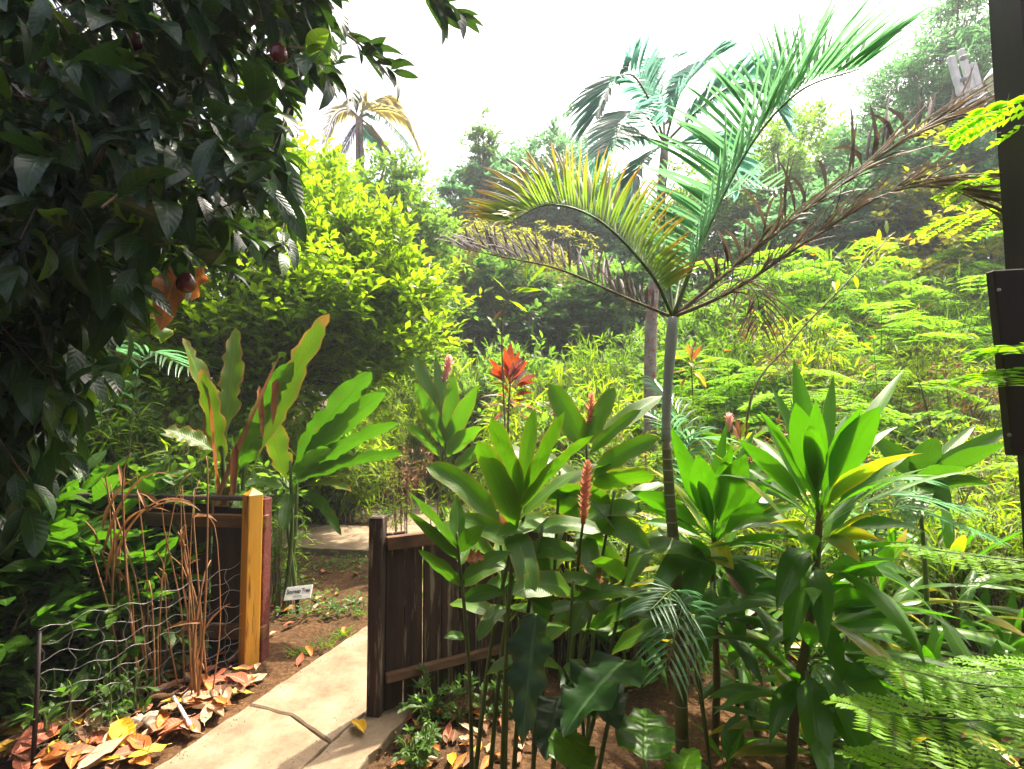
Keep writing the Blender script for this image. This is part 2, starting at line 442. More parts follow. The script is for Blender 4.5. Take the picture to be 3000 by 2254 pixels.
# soil
m, t, out = nodes('soil')
tc = N(t, 'ShaderNodeTexCoord')
n1 = noise(t, 1.3, 5, .6, vec=tc.outputs['Object']); n2 = noise(t, 38, 5, .7, vec=tc.outputs['Object'])
c1 = ramp(t, n2, [(.25, (.028, .016, .009)), (.5, (.085, .046, .022)), (.68, (.15, .085, .042)), (.8, (.30, .20, .11))])
c2 = ramp(t, n1, [(.35, (.6, .6, .6)), (.65, (1.25, 1.15, 1.0))])
mm = N(t, 'ShaderNodeMix', data_type='RGBA', blend_type='MULTIPLY'); mm.inputs[0].default_value = 1
t.links.new(c1, mm.inputs[6]); t.links.new(c2, mm.inputs[7])
bp = N(t, 'ShaderNodeBump', inp={'Strength': .9, 'Distance': .02}); t.links.new(n2, bp.inputs['Height'])
pr = N(t, 'ShaderNodeBsdfPrincipled', inp={'Roughness': .95, 'Specular IOR Level': .15})
t.links.new(mm.outputs[2], pr.inputs['Base Color']); t.links.new(bp.outputs[0], pr.inputs['Normal'])
t.links.new(pr.outputs[0], out.inputs[0])

# concrete slabs
m, t, out = nodes('concrete')
tc = N(t, 'ShaderNodeTexCoord')
n1 = noise(t, 4.5, 6, .72, vec=tc.outputs['Object']); n2 = noise(t, 70, 5, .75, vec=tc.outputs['Object']); n3 = noise(t, 7, 8, .75, vec=tc.outputs['Object'])
c1 = ramp(t, n1, [(.3, (.125, .086, .052)), (.5, (.205, .150, .095)), (.7, (.29, .228, .155))])
f3 = N(t, 'ShaderNodeMapRange', inp={'From Min': .56, 'From Max': .75}); t.links.new(n3, f3.inputs['Value'])
c1 = mixc(t, mathn(t, 'MULTIPLY', f3.outputs[0], .75), c1, (.125, .08, .046))
f4 = N(t, 'ShaderNodeMapRange', inp={'From Min': .60, 'From Max': .68}); t.links.new(n2, f4.inputs['Value'])
c1 = mixc(t, mathn(t, 'MULTIPLY', f4.outputs[0], .6), c1, (.08, .05, .028))
bp = N(t, 'ShaderNodeBump', inp={'Strength': .35, 'Distance': .006}); t.links.new(n2, bp.inputs['Height'])
pr = N(t, 'ShaderNodeBsdfPrincipled', inp={'Roughness': .85, 'Specular IOR Level': .25})
t.links.new(c1, pr.inputs['Base Color']); t.links.new(bp.outputs[0], pr.inputs['Normal'])
t.links.new(pr.outputs[0], out.inputs[0])
M = MATS

# ------------------------------------------------------------------ leaf shapes
def prof(kind, t):
    t = np.asarray(t, float)
    if kind == 'lance':      # ti plant: slim channelled stalk, then a long pointed blade
        u = np.clip((t - .22) / .78, 0, 1)
        return np.where(t < .22, .13, np.maximum(.13, np.sin(math.pi * u ** .80) ** .85)) * np.minimum(1, (1 - t) * 9 + .02) + .006
    if kind == 'oval':
        return np.sin(math.pi * np.clip(t, 0, 1) ** .85) ** .75 + .012
    if kind == 'paddle':     # banana like: stalk, then broad and blunt
        u = np.clip((t - .12) / .88, 0, 1)
        return np.where(t < .12, .05, np.minimum(1, 5.0 * u) ** .8 * np.clip(1 - u ** 5, 0, 1) ** .6) + .012
    if kind == 'strip':
        return np.clip(1.2 * np.minimum(1, t * 8) * (1 - t ** 2.2), 0, 1) ** .8 + .01
    if kind == 'oblong':
        return np.minimum(1, (t * 4.2)) ** .8 * np.clip(1 - t ** 6, 0, 1) ** .55 * (1 - .12 * t) + .012
    if kind == 'heart':
        return np.clip(np.where(t < .25, .72 + 1.1 * t, np.cos((t - .25) / .75 * math.pi / 2) ** .85), 0, 1) * np.minimum(1, 12 * t + .25) + .01
    return np.ones_like(t)

def blade(mb, path, side, width, fold=.12, wave=0., wfreq=3., rnd=.5, across=5, phase=0., curl=0., rag=0., rg=None):
    path = np.asarray(path, float); n = len(path)
    tan = nrm(np.gradient(path, axis=0))
    side = np.broadcast_to(np.asarray(side, float), (n, 3))
    side = nrm(side - (side * tan).sum(1, keepdims=True) * tan)
    nor = np.cross(tan, side)
    s = np.linspace(-1, 1, across)
    tt = np.linspace(0, 1, n)
    hw = np.asarray(width)[:, None] / 2 * np.ones((1, across))
    if rag:
        q_ = 1 - rag * rg.random((n, 2)) ** 2.5
        hw = hw * np.where(s[None] < 0, q_[:, :1], q_[:, 1:])
    off = fold * np.abs(s)[None] * hw * 2 - curl * (s ** 2)[None] * hw * 2
    if wave: off = off + wave * hw * 2 * (s ** 2)[None] * np.sin(2 * math.pi * wfreq * tt + phase)[:, None] * np.sign(s + .01)[None] ** 1
    V = path[:, None] + side[:, None] * (s[None] * hw)[..., None] + nor[:, None] * off[..., None]
    A = np.zeros((n, across, 3)); A[..., 0] = tt[:, None]; A[..., 1] = s[None]; A[..., 2] = rnd
    return mb.grid(n, across, V.reshape(-1, 3), A.reshape(-1, 3))

def bez(p0, p1, p2, n):
    t = np.linspace(0, 1, n)[:, None]
    p0, p1, p2 = map(np.asarray, (p0, p1, p2))
    return (1 - t) ** 2 * p0 + 2 * t * (1 - t) * p1 + t ** 2 * p2

def spline(pts, n):
    """Catmull-Rom through the points"""
    pts = np.asarray(pts, float)
    ext = np.vstack([2 * pts[0] - pts[1], pts, 2 * pts[-1] - pts[-2]])
    u = np.linspace(0, len(pts) - 1 - 1e-6, n); i = u.astype(int); f = (u - i)[:, None]
    a, b, c, d = ext[i], ext[i + 1], ext[i + 2], ext[i + 3]
    return .5 * (2 * b + (c - a) * f + (2 * a - 5 * b + 4 * c - d) * f ** 2 + (3 * b - a - 3 * c + d) * f ** 3)

def big_leaf(parent, base, tip, W, mat, rng, arch=.15, roll=0., shape='lance', fold=.14, wave=.06, wfreq=2.5, name='leaf', n=10, curl=0., side=None, face=0., rag=0.):
    base = np.asarray(base, float); tip = np.asarray(tip, float)
    L = np.linalg.norm(tip - base)
    ctrl = (base + tip) / 2 + UP * arch * L
    path = bez(base, ctrl, tip, n)
    r = tip - base; r[2] = 0
    if np.linalg.norm(r) < .05 * L: r = np.array([rng.normal(), -1, 0])
    r = nrm(r)
    if side is None:
        sd = np.array([r[1], -r[0], 0.0])      # so that tan x side points up
        tn = nrm(tip - base)
        if np.cross(tn, sd)[2] < 0: sd = -sd
    else: sd = nrm(np.asarray(side, float))
    if roll:
        tn = nrm(tip - base); c, s = math.cos(roll), math.sin(roll)
        sd = sd * c + np.cross(tn, sd) * s
    if face:
        tn = nrm(tip - base); vw = nrm((base + tip) / 2 - np.array([0, 0, CAM_H]))
        fs_ = nrm(np.cross(tn, vw)); fs_ = fs_ if np.dot(fs_, sd) > 0 else -fs_
        sd = nrm(sd * (1 - face) + fs_ * face)
    mb = MB()
    wd = W * prof(shape, np.linspace(0, 1, n))
    blade(mb, path, sd, wd, fold, wave, wfreq * rng.uniform(.7, 1.3), rng.random(), 5, rng.uniform(0, 6), curl, rag, rng)
    return mb.build(name, M[mat], parent)

# templates for scattering: x along leaf (length 1), y width, z normal
def tmpl_blade(shape, wid, n=4, across=3, droop=.12, fold=.12):
    mb = MB()
    x = np.linspace(0, 1, n); path = np.stack([x, 0 * x, .35 * droop * np.sin(x * 2.2) - droop * x ** 2], 1)
    blade(mb, path, np.array([0, 1.0, 0]), wid * prof(shape, x), fold, 0, 1, 0, across)
    return mb.arrays()

def tmpl_diamond(wid, at=.45, droop=.1, fold=.05):
    V = np.array([[0, 0, 0], [at, -wid / 2, fold], [at, 0, 0.0], [at, wid / 2, fold], [1, 0, -droop]])
    A = np.array([[0, 0, 0], [at, -1, 0], [at, 0, 0], [at, 1, 0], [1, 0, 0.]])
    return V, np.zeros((0, 4), int), np.array([[0, 1, 2], [0, 2, 3], [2, 1, 4], [3, 2, 4]]), A

def tmpl_stick(r=1.0):
    th = np.array([0, 2.094, 4.189])
    a = np.stack([0 * th, np.cos(th), np.sin(th)], 1); b = np.stack([0 * th + 1, np.cos(th) * .4, np.sin(th) * .4], 1)
    V = np.vstack([a, b]); Q = np.array([[0, 1, 4, 3], [1, 2, 5, 4], [2, 0, 3, 5]])
    return V, Q, np.zeros((0, 3), int), np.zeros((6, 3))

def scatter(mb, tm, pos, dirv, up, scale, wscale=1.0, rnd=None, rng=None):
    V, Q, T, A = tm
    pos = np.asarray(pos, float); Nn = len(pos)
    if Nn == 0: return
    x = nrm(dirv); up = np.broadcast_to(np.asarray(up, float), x.shape)
    y = nrm(np.cross(up, x)); z = np.cross(x, y)
    sc = np.broadcast_to(np.asarray(scale, float), (Nn,))[:, None, None]
    ws = np.broadcast_to(np.asarray(wscale, float), (Nn,))[:, None, None]
    W = pos[:, None] + sc * (V[None, :, 0:1] * x[:, None]) + sc * ws * (V[None, :, 1:2] * y[:, None] + V[None, :, 2:3] * z[:, None])
    nv = len(V); off = (np.arange(Nn) * nv)[:, None, None]
    A2 = np.repeat(A[None], Nn, 0).copy()
    A2[..., 2] = (rnd if rnd is not None else rng.random(Nn))[:, None]
    mb.add(W.reshape(-1, 3), (Q[None] + off).reshape(-1, 4) if len(Q) else None, (T[None] + off).reshape(-1, 3) if len(T) else None, A2.reshape(-1, 3))

def sticks(mb, pos, dirv, length, rad):
    V, Q, T, A = tmpl_stick()
    pos = np.asarray(pos, float); Nn = len(pos); x = nrm(dirv)
    ref = np.where(np.abs(x[:, 2:3]) > .9, np.array([[1., 0, 0]]), np.array([[0, 0, 1.]]))
    y = nrm(np.cross(ref, x)); z = np.cross(x, y)
    L = np.broadcast_to(np.asarray(length, float), (Nn,))[:, None, None]; r = np.broadcast_to(np.asarray(rad, float), (Nn,))[:, None, None]
    W = pos[:, None] + L * V[None, :, 0:1] * x[:, None] + r * (V[None, :, 1:2] * y[:, None] + V[None, :, 2:3] * z[:, None])
    off = (np.arange(Nn) * 6)[:, None, None]
    mb.add(W.reshape(-1, 3), (Q[None] + off).reshape(-1, 4))

def rdir(rng, n, zlo=-1., zhi=1.):
    z = rng.uniform(zlo, zhi, n); a = rng.uniform(0, 2 * math.pi, n); r = np.sqrt(1 - z * z)
    return np.stack([r * np.cos(a), r * np.sin(a), z], 1)

def twigs(rng, base, d, length, k, ang=.9, droop=.25, whorl=False, tipbias=.15):
    """leaves along M twigs -> pos, dir, up"""
    Mn = len(base); d = nrm(d)
    L = np.broadcast_to(np.asarray(length, float), (Mn,))
    t = np.linspace(tipbias, 1, k)[None, :] * np.ones((Mn, 1))
    t = np.clip(t + rng.uniform(-.06, .06, t.shape), .02, 1)
    pos = base[:, None] + d[:, None] * (L[:, None] * t)[..., None] - UP * (droop * L[:, None] * t ** 2)[..., None]
    s1 = nrm(np.cross(d, UP + .01)); s2 = np.cross(d, s1)
    if whorl: ph = rng.uniform(0, 6.283, (Mn, k))
    else: ph = (np.arange(k) % 2)[None] * math.pi + rng.normal(0, .5, (Mn, k))
    a = ang * rng.uniform(.7, 1.25, (Mn, k))
    a = a * np.where(t > .93, .45, 1)
    dv = d[:, None] * np.cos(a)[..., None] + (s1[:, None] * np.cos(ph)[..., None] + s2[:, None] * np.sin(ph)[..., None]) * np.sin(a)[..., None]
    dv = dv - UP * droop * .5
    up = UP + rng.normal(0, .35, (Mn, k, 3))
    return pos.reshape(-1, 3), nrm(dv.reshape(-1, 3)), up.reshape(-1, 3)

LANCE = tmpl_diamond(.13, .4, .12)
LANCE_WIDE = tmpl_diamond(.24, .42, .12)
OVALS = tmpl_blade('oval', .42, 4, 3, .14, .1)
OVAL_CHEAP = tmpl_diamond(.5, .45, .1)
OVAL_FOUR = tmpl_diamond(.42, .5, .14, .06)
FRUITLEAF = tmpl_blade('oval', .36, 7, 5, .25, .10)

# ================================================================== SETTING
rng = np.random.default_rng(7)
# ground: one sheet, fine near the camera, reaching far
ax = np.concatenate([-np.geomspace(200, 7, 22), np.linspace(-6.6, 6.6, 150), np.geomspace(7, 200, 22)])
ay = np.concatenate([-np.geomspace(120, 3, 12), np.linspace(-2.6, 10, 150), np.geomspace(10.5, 300, 34)])
X, Yg = np.meshgrid(ax, ay, indexing='ij')
Z = hz(X, Yg)
near = np.exp(-((np.maximum(np.abs(X) - 5, 0)) ** 2 + np.maximum(Yg - 9, 0) ** 2) / 8)
Z = Z + near * (.012 * np.sin(X * 7.1 + 2 * np.sin(Yg * 3.3)) * np.sin(Yg * 6.3 + 1.5 * np.sin(X * 4.1)) + rng.normal(0, .004, X.shape)) - .012
mb = MB(); mb.grid(len(ax), len(ay), np.stack([X, Yg, Z], -1).reshape(-1, 3))
o = mb.build('ground', M['soil']); structure(o)

# ---- path of poured slabs
path_o = structure(bpy.data.objects.new('path', None)); COL.objects.link(path_o); ORG['path'] = np.zeros(3)
def slab(poly, z0, z1, seed, jit=.006):
    r = np.random.default_rng(seed)
    poly = np.asarray(poly, float)[:, :2]
    pts = []
    for i in range(len(poly)):
        a, b = poly[i], poly[(i + 1) % len(poly)]
        k = max(2, int(np.linalg.norm(b - a) / .06))
        tt = np.linspace(0, 1, k, endpoint=False)
        seg = a + (b - a) * tt[:, None]
        nn = np.array([-(b - a)[1], (b - a)[0]]) / np.linalg.norm(b - a)
        j = r.normal(0, jit, k); j[0] = 0
        pts.append(seg + nn * j[:, None])
    pts = np.concatenate(pts); c = pts.mean(0); n = len(pts)
    ins = c + (pts - c) * (1 - .008 / np.maximum(np.linalg.norm(pts - c, axis=1), .05))[:, None]
    ring = lambda p, z: np.column_stack([p, np.full(len(p), z)])
    V = np.vstack([ring(pts, z0), ring(pts, z1 - .008), ring(ins, z1), [[c[0], c[1], z1]]])
    Q = []; T = []
    for i in range(n):
        j = (i + 1) % n
        Q += [[i, j, n + j, n + i], [n + i, n + j, 2 * n + j, 2 * n + i]]
        T.append([2 * n + i, 2 * n + j, 3 * n])
    area = sum(pts[i][0] * pts[(i + 1) % n][1] - pts[(i + 1) % n][0] * pts[i][1] for i in range(n))
    if area < 0:
        Q = [q[::-1] for q in Q]; T = [q[::-1] for q in T]
    m_ = MB(); m_.add(V, Q, T)
    return m_.build('slab', M['concrete'], path_o, smooth=False)

g = lambda px, py: G(px, py)[:2]
eA, eB = g(480, 2254), g(1085, 1838)          # left edge on the ground
ldir = (eB - eA) / np.linalg.norm(eB - eA)
jA, jB = g(900, 2254), g(1090, 2088)
jdir = (jB - jA) / np.linalg.norm(jB - jA)
ck0, ck1 = g(700, 2075), g(962, 2192)         # the crack
gap = .0035
left = lambda s: eA + ldir * s
sck = np.dot(ck0 - eA, ldir); ck0 = left(sck)
sj = np.dot(ck1 - jA, jdir); ck1 = jA + jdir * sj
perp = np.array([ldir[1], -ldir[0]])
far_s = 1.75
ckm = (ck0 * .55 + ck1 * .45) + ldir * .05
lj = lambda s: jA + jdir * s
slab([ck0 + ldir * gap, ckm + ldir * gap, ck1 + ldir * gap - perp * gap, lj(far_s + .15), left(far_s)], -.06, .032, 1, .004)
slab([left(-1.25), lj(-1.2) - perp * gap, ck1 - ldir * gap - perp * gap, ckm - ldir * gap, ck0 - ldir * gap], -.06, .030, 2, .004)
slab([lj(-1.2) + perp * gap, lj(-1.2) + perp * .30, lj(.25) + perp * .22, lj(.62) + perp * .20, lj(.62) + perp * gap], -.06, .026, 3, .006)
slab([lj(.64) + perp * gap, lj(.64) + perp * .2, lj(1.9) + perp * .25, lj(1.9) + perp * gap], -.06, .028, 4, .006)
# onward beyond the gate opening, then bending right
c0 = (left(far_s) + lj(far_s + .15)) / 2
slab([left(far_s + .012), lj(far_s + .162), (-.25, 5.4), (-1.25, 5.55)], -.06, .031, 5)
slab([(-1.25, 5.562), (-.25, 5.412), (-.2, 6.9), (-1.7, 7.0)], -.06, .033, 6)
slab([(-1.7, 7.012), (-.2, 6.912), (-.3, 8.9), (-1.9, 9.0)], -.06, .031, 7)
slab([(-1.262, 5.58), (-1.6, 6.75), (-2.5, 6.9), (-2.5, 5.75)], -.06, .05, 8)
slab([(-2.512, 5.75), (-2.512, 6.9), (-4.4, 7.2), (-4.4, 6.0)], -.06, .048, 9)

# ================================================================== FENCES, POSTS, SIGN
def rotz(a):
    c, s = math.cos(a), math.sin(a)
    return np.array([[c, -s, 0], [s, c, 0], [0, 0, 1.0]])

# yellow post with a pyramid cap
b = G(728, 1948)
H = P(740, 1432, b[1])[2]
pt = thing('gate_post', 'yellow painted square timber post with pointed top beside the wire netting', 'post', b)
rz_ = R(-38)
mb = MB(); mb.box(b + [0, 0, (H - .035) / 2 - .1], (.088, .088, H - .035 + .2), rotz(rz_), .004); mb.build('shaft', M['yellow_post'], pt, smooth=False)
mb = MB()
hw = .044; q = np.array([[-hw, -hw, 0], [hw, -hw, 0], [hw, hw, 0], [-hw, hw, 0], [0, 0, .04]]) @ rotz(rz_).T + b + [0, 0, H - .036]
mb.add(q, [[3, 2, 1, 0]], [[0, 1, 4], [1, 2, 4], [2, 3, 4], [3, 0, 4]]); mb.build('cap', M['yellow_post'], pt, smooth=False)

# left fence: dark boards, red edge board, rail behind the yellow post
f0 = G(770, 1925); f0[2] = 0
fdir = nrm(np.array([-1.0, .10, 0])); fn = np.array([fdir[1], -fdir[0], 0])
Hf = P(775, 1466, f0[1])[2]
lf = thing('board_fence', 'dark stained board fence with a rough red end board behind the yellow post', 'fence', f0)
ang = math.atan2(fdir[1], fdir[0])
mb = MB()
def slabboard(c, sx, sy, sz, a, seed, mat, name, parent, bev=.004, lean=0.0):
    m_ = MB(); m_.box((0, 0, 0), (sx, sy, sz), None, bev)
    V, Q, T, A = m_.arrays()
    r = np.random.default_rng(seed)
    V = V + (V[:, 2:3] > 0) * np.array([[r.normal(0, .004) + lean, r.normal(0, .006), r.normal(0, .012)]])
    V = V @ rotz(a).T + np.asarray(c)
    k = MB(); k.add(V, Q, T); return k.build(name, M[mat], parent, smooth=False)
slabboard(f0 + [0, 0, Hf / 2 - .04], .035, .085, Hf + .08, ang, 11, 'red_board', 'end_board', lf)
for i in range(14):
    c = f0 + fdir * (.075 + i * .118) + fn * 0.0 + [0, 0, Hf / 2 - .06]
    slabboard(c, .108, .022, Hf + .06, ang, 20 + i, 'dark_panel', 'board', lf)
slabboard(f0 + fdir * .85 - fn * .0 + np.array([0, -.04, Hf - .13]), 1.75, .045, .07, ang, 60, 'rail_wood', 'rail', lf)
slabboard(f0 + fdir * .85 + np.array([0, -.04, .16]), 1.75, .045, .07, ang, 61, 'rail_wood', 'rail', lf)
slabboard(f0 + fdir * .85 + np.array([0, 0, Hf + .012]), 1.7, .05, .03, ang, 62, 'dark_panel', 'top_strip', lf)

# right fence: weathered planks hung on two rails from a dark post
d0 = G(1100, 2105); d0[2] = 0
Hd = P(1100, 1512, d0[1])[2]
rf = thing('plank_fence', 'weathered dark brown plank fence with square end post and two rails beside the path', 'fence', d0)
mb = MB(); mb.box(d0 + [0, 0, Hd / 2 - .1], (.072, .072, Hd + .2), rotz(R(-8)), .006); mb.build('post', M['dark_board'], rf, smooth=False)
rdirv = nrm(np.array([.82, .46, 0])); ra = math.atan2(rdirv[1], rdirv[0])
rn = np.array([rdirv[1], -rdirv[0], 0])      # towards the camera
for i in range(15):
    hgt = Hd * .93 + rng.normal(0, .018)
    c = d0 + rdirv * (.092 + i * .104) - rn * .005 + [0, 0, hgt / 2 - .05]
    slabboard(c,   .099 + rng.uniform(-.006, .004), .018, hgt + .02, ra + rng.normal(0, .02), 70 + i, 'dark_board', 'plank', rf, .003, rng.normal(0, .006))
for zz in (Hd * .86, .21):
    slabboard(d0 + rdirv * .84 + rn * .034 + [0, 0, zz], 1.6, .036, .062, ra, int(zz * 100), 'rail_wood', 'rail', rf)

# wire netting from the yellow post leftwards
w0 = b + np.array([-.03, -.05, 0]); wdir = nrm(np.array([-.55, -.95, 0]))
wf = thing('wire_fence', 'sagging galvanised wire netting tied to the yellow post', 'fence', w0)
Lw = .95
def wire(pts, name='wire'):
    m_ = MB(); m_.tube(pts, .0012, 5, False); return m_.build(name, M['wire'], wf)
zs = np.linspace(.03, .62, 9)
for zi, z in enumerate(zs):
    s = np.linspace(0, Lw, 46)
    wob = .012 * np.sin(s * 40 + zi * 1.9) + .008 * np.sin(s * 17 + zi)
    p = w0 + wdir * s[:, None] + UP * (z + wob - .05 * np.sin(s * 2.2))[:, None] + np.array([.8, -.5, 0]) * (.02 * np.sin(s * 9 + zi * .5))[:, None]
    wire(p)
for s0 in np.arange(.09, Lw, .105):
    z = np.linspace(.02, .62, 26)
    ds = .014 * np.sin(z * 42 + s0 * 30) + .008 * np.sin(z * 19 + s0 * 11)
    p = w0 + wdir * (s0 + ds)[:, None] + UP * (z - .05 * np.sin(s0 * 2.2))[:, None] + np.array([.8, -.5, 0]) * (.02 * np.sin(s0 * 9 + z * 6))[:, None]
    wire(p, 'tie_wire')

k = MB(); ws_ = w0 + wdir * Lw; k.tube([ws_ - UP * .1, ws_ + UP * .25 + [.004, 0, 0], ws_ + UP * .56 + [-.006, .01, 0]], [.010, .009, .008], 7); k.build('stake', M['timber_dark'], wf)
# plant label sign
sg = G(868, 1800)
st = thing('plant_sign', 'small white plant label sign with black lettering on a stake in the soil', 'sign', sg)
sc_ = P(874, 1737, sg[1]); sw, sh = .232, .098
U_ = nrm(np.array([.93, -.20, .16])); Vv = nrm(np.array([-.13, .55, .83])); Vv = nrm(Vv - U_ * np.dot(U_, Vv)); Nn = np.cross(U_, Vv)
RS = np.stack([U_, Vv, Nn], 1)
mb = MB(); mb.box(sc_, (sw, sh, .005), RS, .0012); mb.build('face', M['sign_face'], st, smooth=False)
mb = MB(); mb.box(sg * .5 + sc_ * .5 - Nn * .006 + [0, 0, -.04], (.02, .008, np.linalg.norm(sc_ - sg) + .1), None, .001); mb.build('stake', M['dark_panel'], st, smooth=False)
cu = bpy.data.curves.new('lettering', 'FONT'); cu.body = 'Soursop Tree'; cu.size = .042; cu.align_x = 'CENTER'; cu.align_y = 'CENTER'; cu.extrude = .0002; cu.offset = .0009
to = bpy.data.objects.new('lettering', cu); COL.objects.link(to)
dg = bpy.context.evaluated_depsgraph_get()
me = bpy.data.meshes.new_from_object(to.evaluated_get(dg)); bpy.data.objects.remove(to)
me.materials.clear(); me.materials.append(M['ink'])
lt = link('lettering', me, st)
lt.matrix_local = Matrix.Translation(Vector((sc_ + Nn * .0032 + Vv * .012) - sg)) @ Matrix(RS.tolist()).to_4x4() @ Matrix.Diagonal((.86, 1.0, 1, 1))
mb = MB()
xx = -.035
for wdt in (.012, .009, .015, .008, .012):
    mb.box(sc_ + Nn * .0031 - Vv * .024 + U_ * (xx + wdt / 2), (wdt, .0055, .0006), RS); xx += wdt + .004
mb.build('small_print', M['grey_ink'], st, smooth=False)

# ---- timber structure at the right edge
pb = np.array([1.78, 1.62, 0]); ptp = P(2990, -260, 1.55)
tp = thing('timber_pole', 'dark timber pole with pale conduit and a brown board fixed to it', 'pole', pb)
q0 = P(3140, 1900, 1.62); q0[2] = -.1
pa, pz = q0, P(2972, -420, 1.62)
ax_ = nrm(pz - pa); L_ = np.linalg.norm(pz - pa)
xx_ = nrm(np.cross(np.array([0, 1.0, 0]), ax_)); yy_ = np.cross(ax_, xx_)
RP = np.stack([xx_, yy_, ax_], 1)
mb = MB(); mb.box((pa + pz) / 2, (.135, .12, L_), RP, .008); mb.build('pole_shaft', M['timber_dark'], tp, smooth=False)
mb = MB(); mb.tube([pa + ax_ * .3 - yy_ * .075 - xx_ * .005, (pa + pz) / 2 - yy_ * .075 - xx_ * .005, pz - yy_ * .075 - xx_ * .005], .016, 10); mb.build('conduit_pipe', M['conduit'], tp)
bc = (P(2898, 795, 1.50) + P(2955, 1335, 1.50)) / 2
bl = np.linalg.norm(P(2898, 795, 1.5) - P(2955, 1335, 1.5))
bax = nrm(P(2898, 795, 1.5) - P(2955, 1335, 1.5)); bx_ = nrm(np.cross(np.array([0, 1.0, 0]), bax)); by_ = np.cross(bax, bx_)
mb = MB(); mb.box(bc + bx_ * (.15 if bx_[0] > 0 else -.15), (.30, .03, bl), np.stack([bx_, by_, bax], 1), .004); mb.build('board', M['timber_dark'], tp, smooth=False)
for (px, py) in ((2925, 850), (2955, 1275)):
    mb = MB(); c = P(px, py, 1.482); mb.tube([c, c + [0, -.004, 0]], .005, 8); mb.build('screw', M['metal_grey'], tp)

# ---- added roof and wall, unseen behind the viewpoint, to shade the front bed
ph = thing('shade_porch', 'added dark timber roof and board wall, unseen behind the viewpoint, shading the bed', 'shade_porch', (0, -1.5, 0))
for i in range(30):
    k = MB(); k.box((-6.8 + i * .47, -3.3, 1.5), (.455, .04, 3.2), None, .006); k.build('board', M['timber_dark'], ph, smooth=False)
k = MB(); k.box((0, -1.35, 2.86), (14.2, 4.5, .05), np.array([[1, 0, 0], [0, math.cos(-.10), -math.sin(-.10)], [0, math.sin(-.10), math.cos(-.10)]]), .01); k.build('roof', M['timber_dark'], ph, smooth=False)
for x_ in np.arange(-6.6, 6.8, 1.2):
    k = MB(); k.box((x_, -1.35, 2.76), (.07, 4.3, .12), np.array([[1, 0, 0], [0, math.cos(-.10), -math.sin(-.10)], [0, math.sin(-.10), math.cos(-.10)]]), .005); k.build('rafter', M['rail_wood'], ph, smooth=False)
for x_ in (-5.4, 4.9):
    k = MB(); k.box((x_, .55, 1.3), (.12, .12, 2.7), None, .008); k.build('shade_porch_post', M['timber_dark'], ph, smooth=False)

# ---- mobile antenna mast far right
ab = np.array([*P(2960, 700, 12)[:2], float(hz(13, 12))])
am = thing('antenna_mast', 'white antenna mast with panel boxes above the trees', 'mast', ab)
m0, m1 = P(2985, 800, 12), P(2812, 165, 12); md = nrm(m1 - m0)
mb = MB(); mb.tube([ab - [0, 0, .2], m0, P(2900, 480, 12), P(2850, 300, 12), P(2822, 180, 12)], [.09, .08, .065, .06, .05], 10); mb.build('mast_tube', M['metal_white'], am)
mx_ = nrm(np.cross(np.array([0, 1.0, 0]), md)); my_ = np.cross(md, mx_); RM = np.stack([mx_, my_, md], 1)
sgn = 1 if mx_[0] > 0 else -1
for (px, py, ww, hh, dY) in ((2800, 222, .15, .95, -.3), (2832, 212, .13, 1.15, -.1), (2862, 240, .15, .95, .1), (2838, 300, .30, .28, -.4)):
    mb = MB(); mb.box(P(px, py, 12 + dY), (ww, .12, hh), RM, .02); mb.build('antenna_panel', M['metal_white'], am, smooth=False)
for (px, py) in ((2822, 170), (2826, 232), (2828, 300), (2852, 268)):
    mb = MB(); mb.box(P(px, py, 11.6), (.15, .12, .09), RM, .02); mb.build('bracket', M['metal_grey'], am, smooth=False)
lb = P(2938, 235, 9)
lp = thing('street_lamp', 'cream lamp globe on a grey arm peeking out behind the timber pole', 'lamp', [lb[0] + .2, lb[1], float(hz(lb[0], 9))])
mb = MB(); mb.tube([ORG[lp.name] - [0, 0, .1], [lb[0] + .2, 9, lb[2] + .35], [lb[0] + .12, 9, lb[2] + .42], [lb[0], 9, lb[2] + .3]], [.05, .04, .035, .03], 8); mb.build('lamp_post', M['metal_grey'], lp)
th = np.linspace(0, 2 * math.pi, 16, endpoint=False)
def lathe(mb, c, prof_, n=16):
    th = np.linspace(0, 2 * math.pi, n, endpoint=False); k = len(prof_)
    V = np.array([[[c[0] + r * math.cos(a), c[1] + r * math.sin(a), c[2] + z] for a in th] for r, z in prof_]).reshape(-1, 3)
    i = np.arange(k - 1)[:, None] * n; j = np.arange(n)[None]; j2 = (j + 1) % n
    mb.add(V, np.stack([i + j, i + j2, i + n + j2, i + n + j], -1).reshape(-1, 4))
mb = MB(); lathe(mb, lb, [(.02, .3), (.16, .24), (.26, .1), (.27, .06)]); mb.build('lamp_shade', M['metal_white'], lp)
mb = MB(); lathe(mb, lb, [(.24, .07), (.2, -.12), (.12, -.25), (.01, -.3)]); mb.build('lamp_globe', M['lamp_glass'], lp)

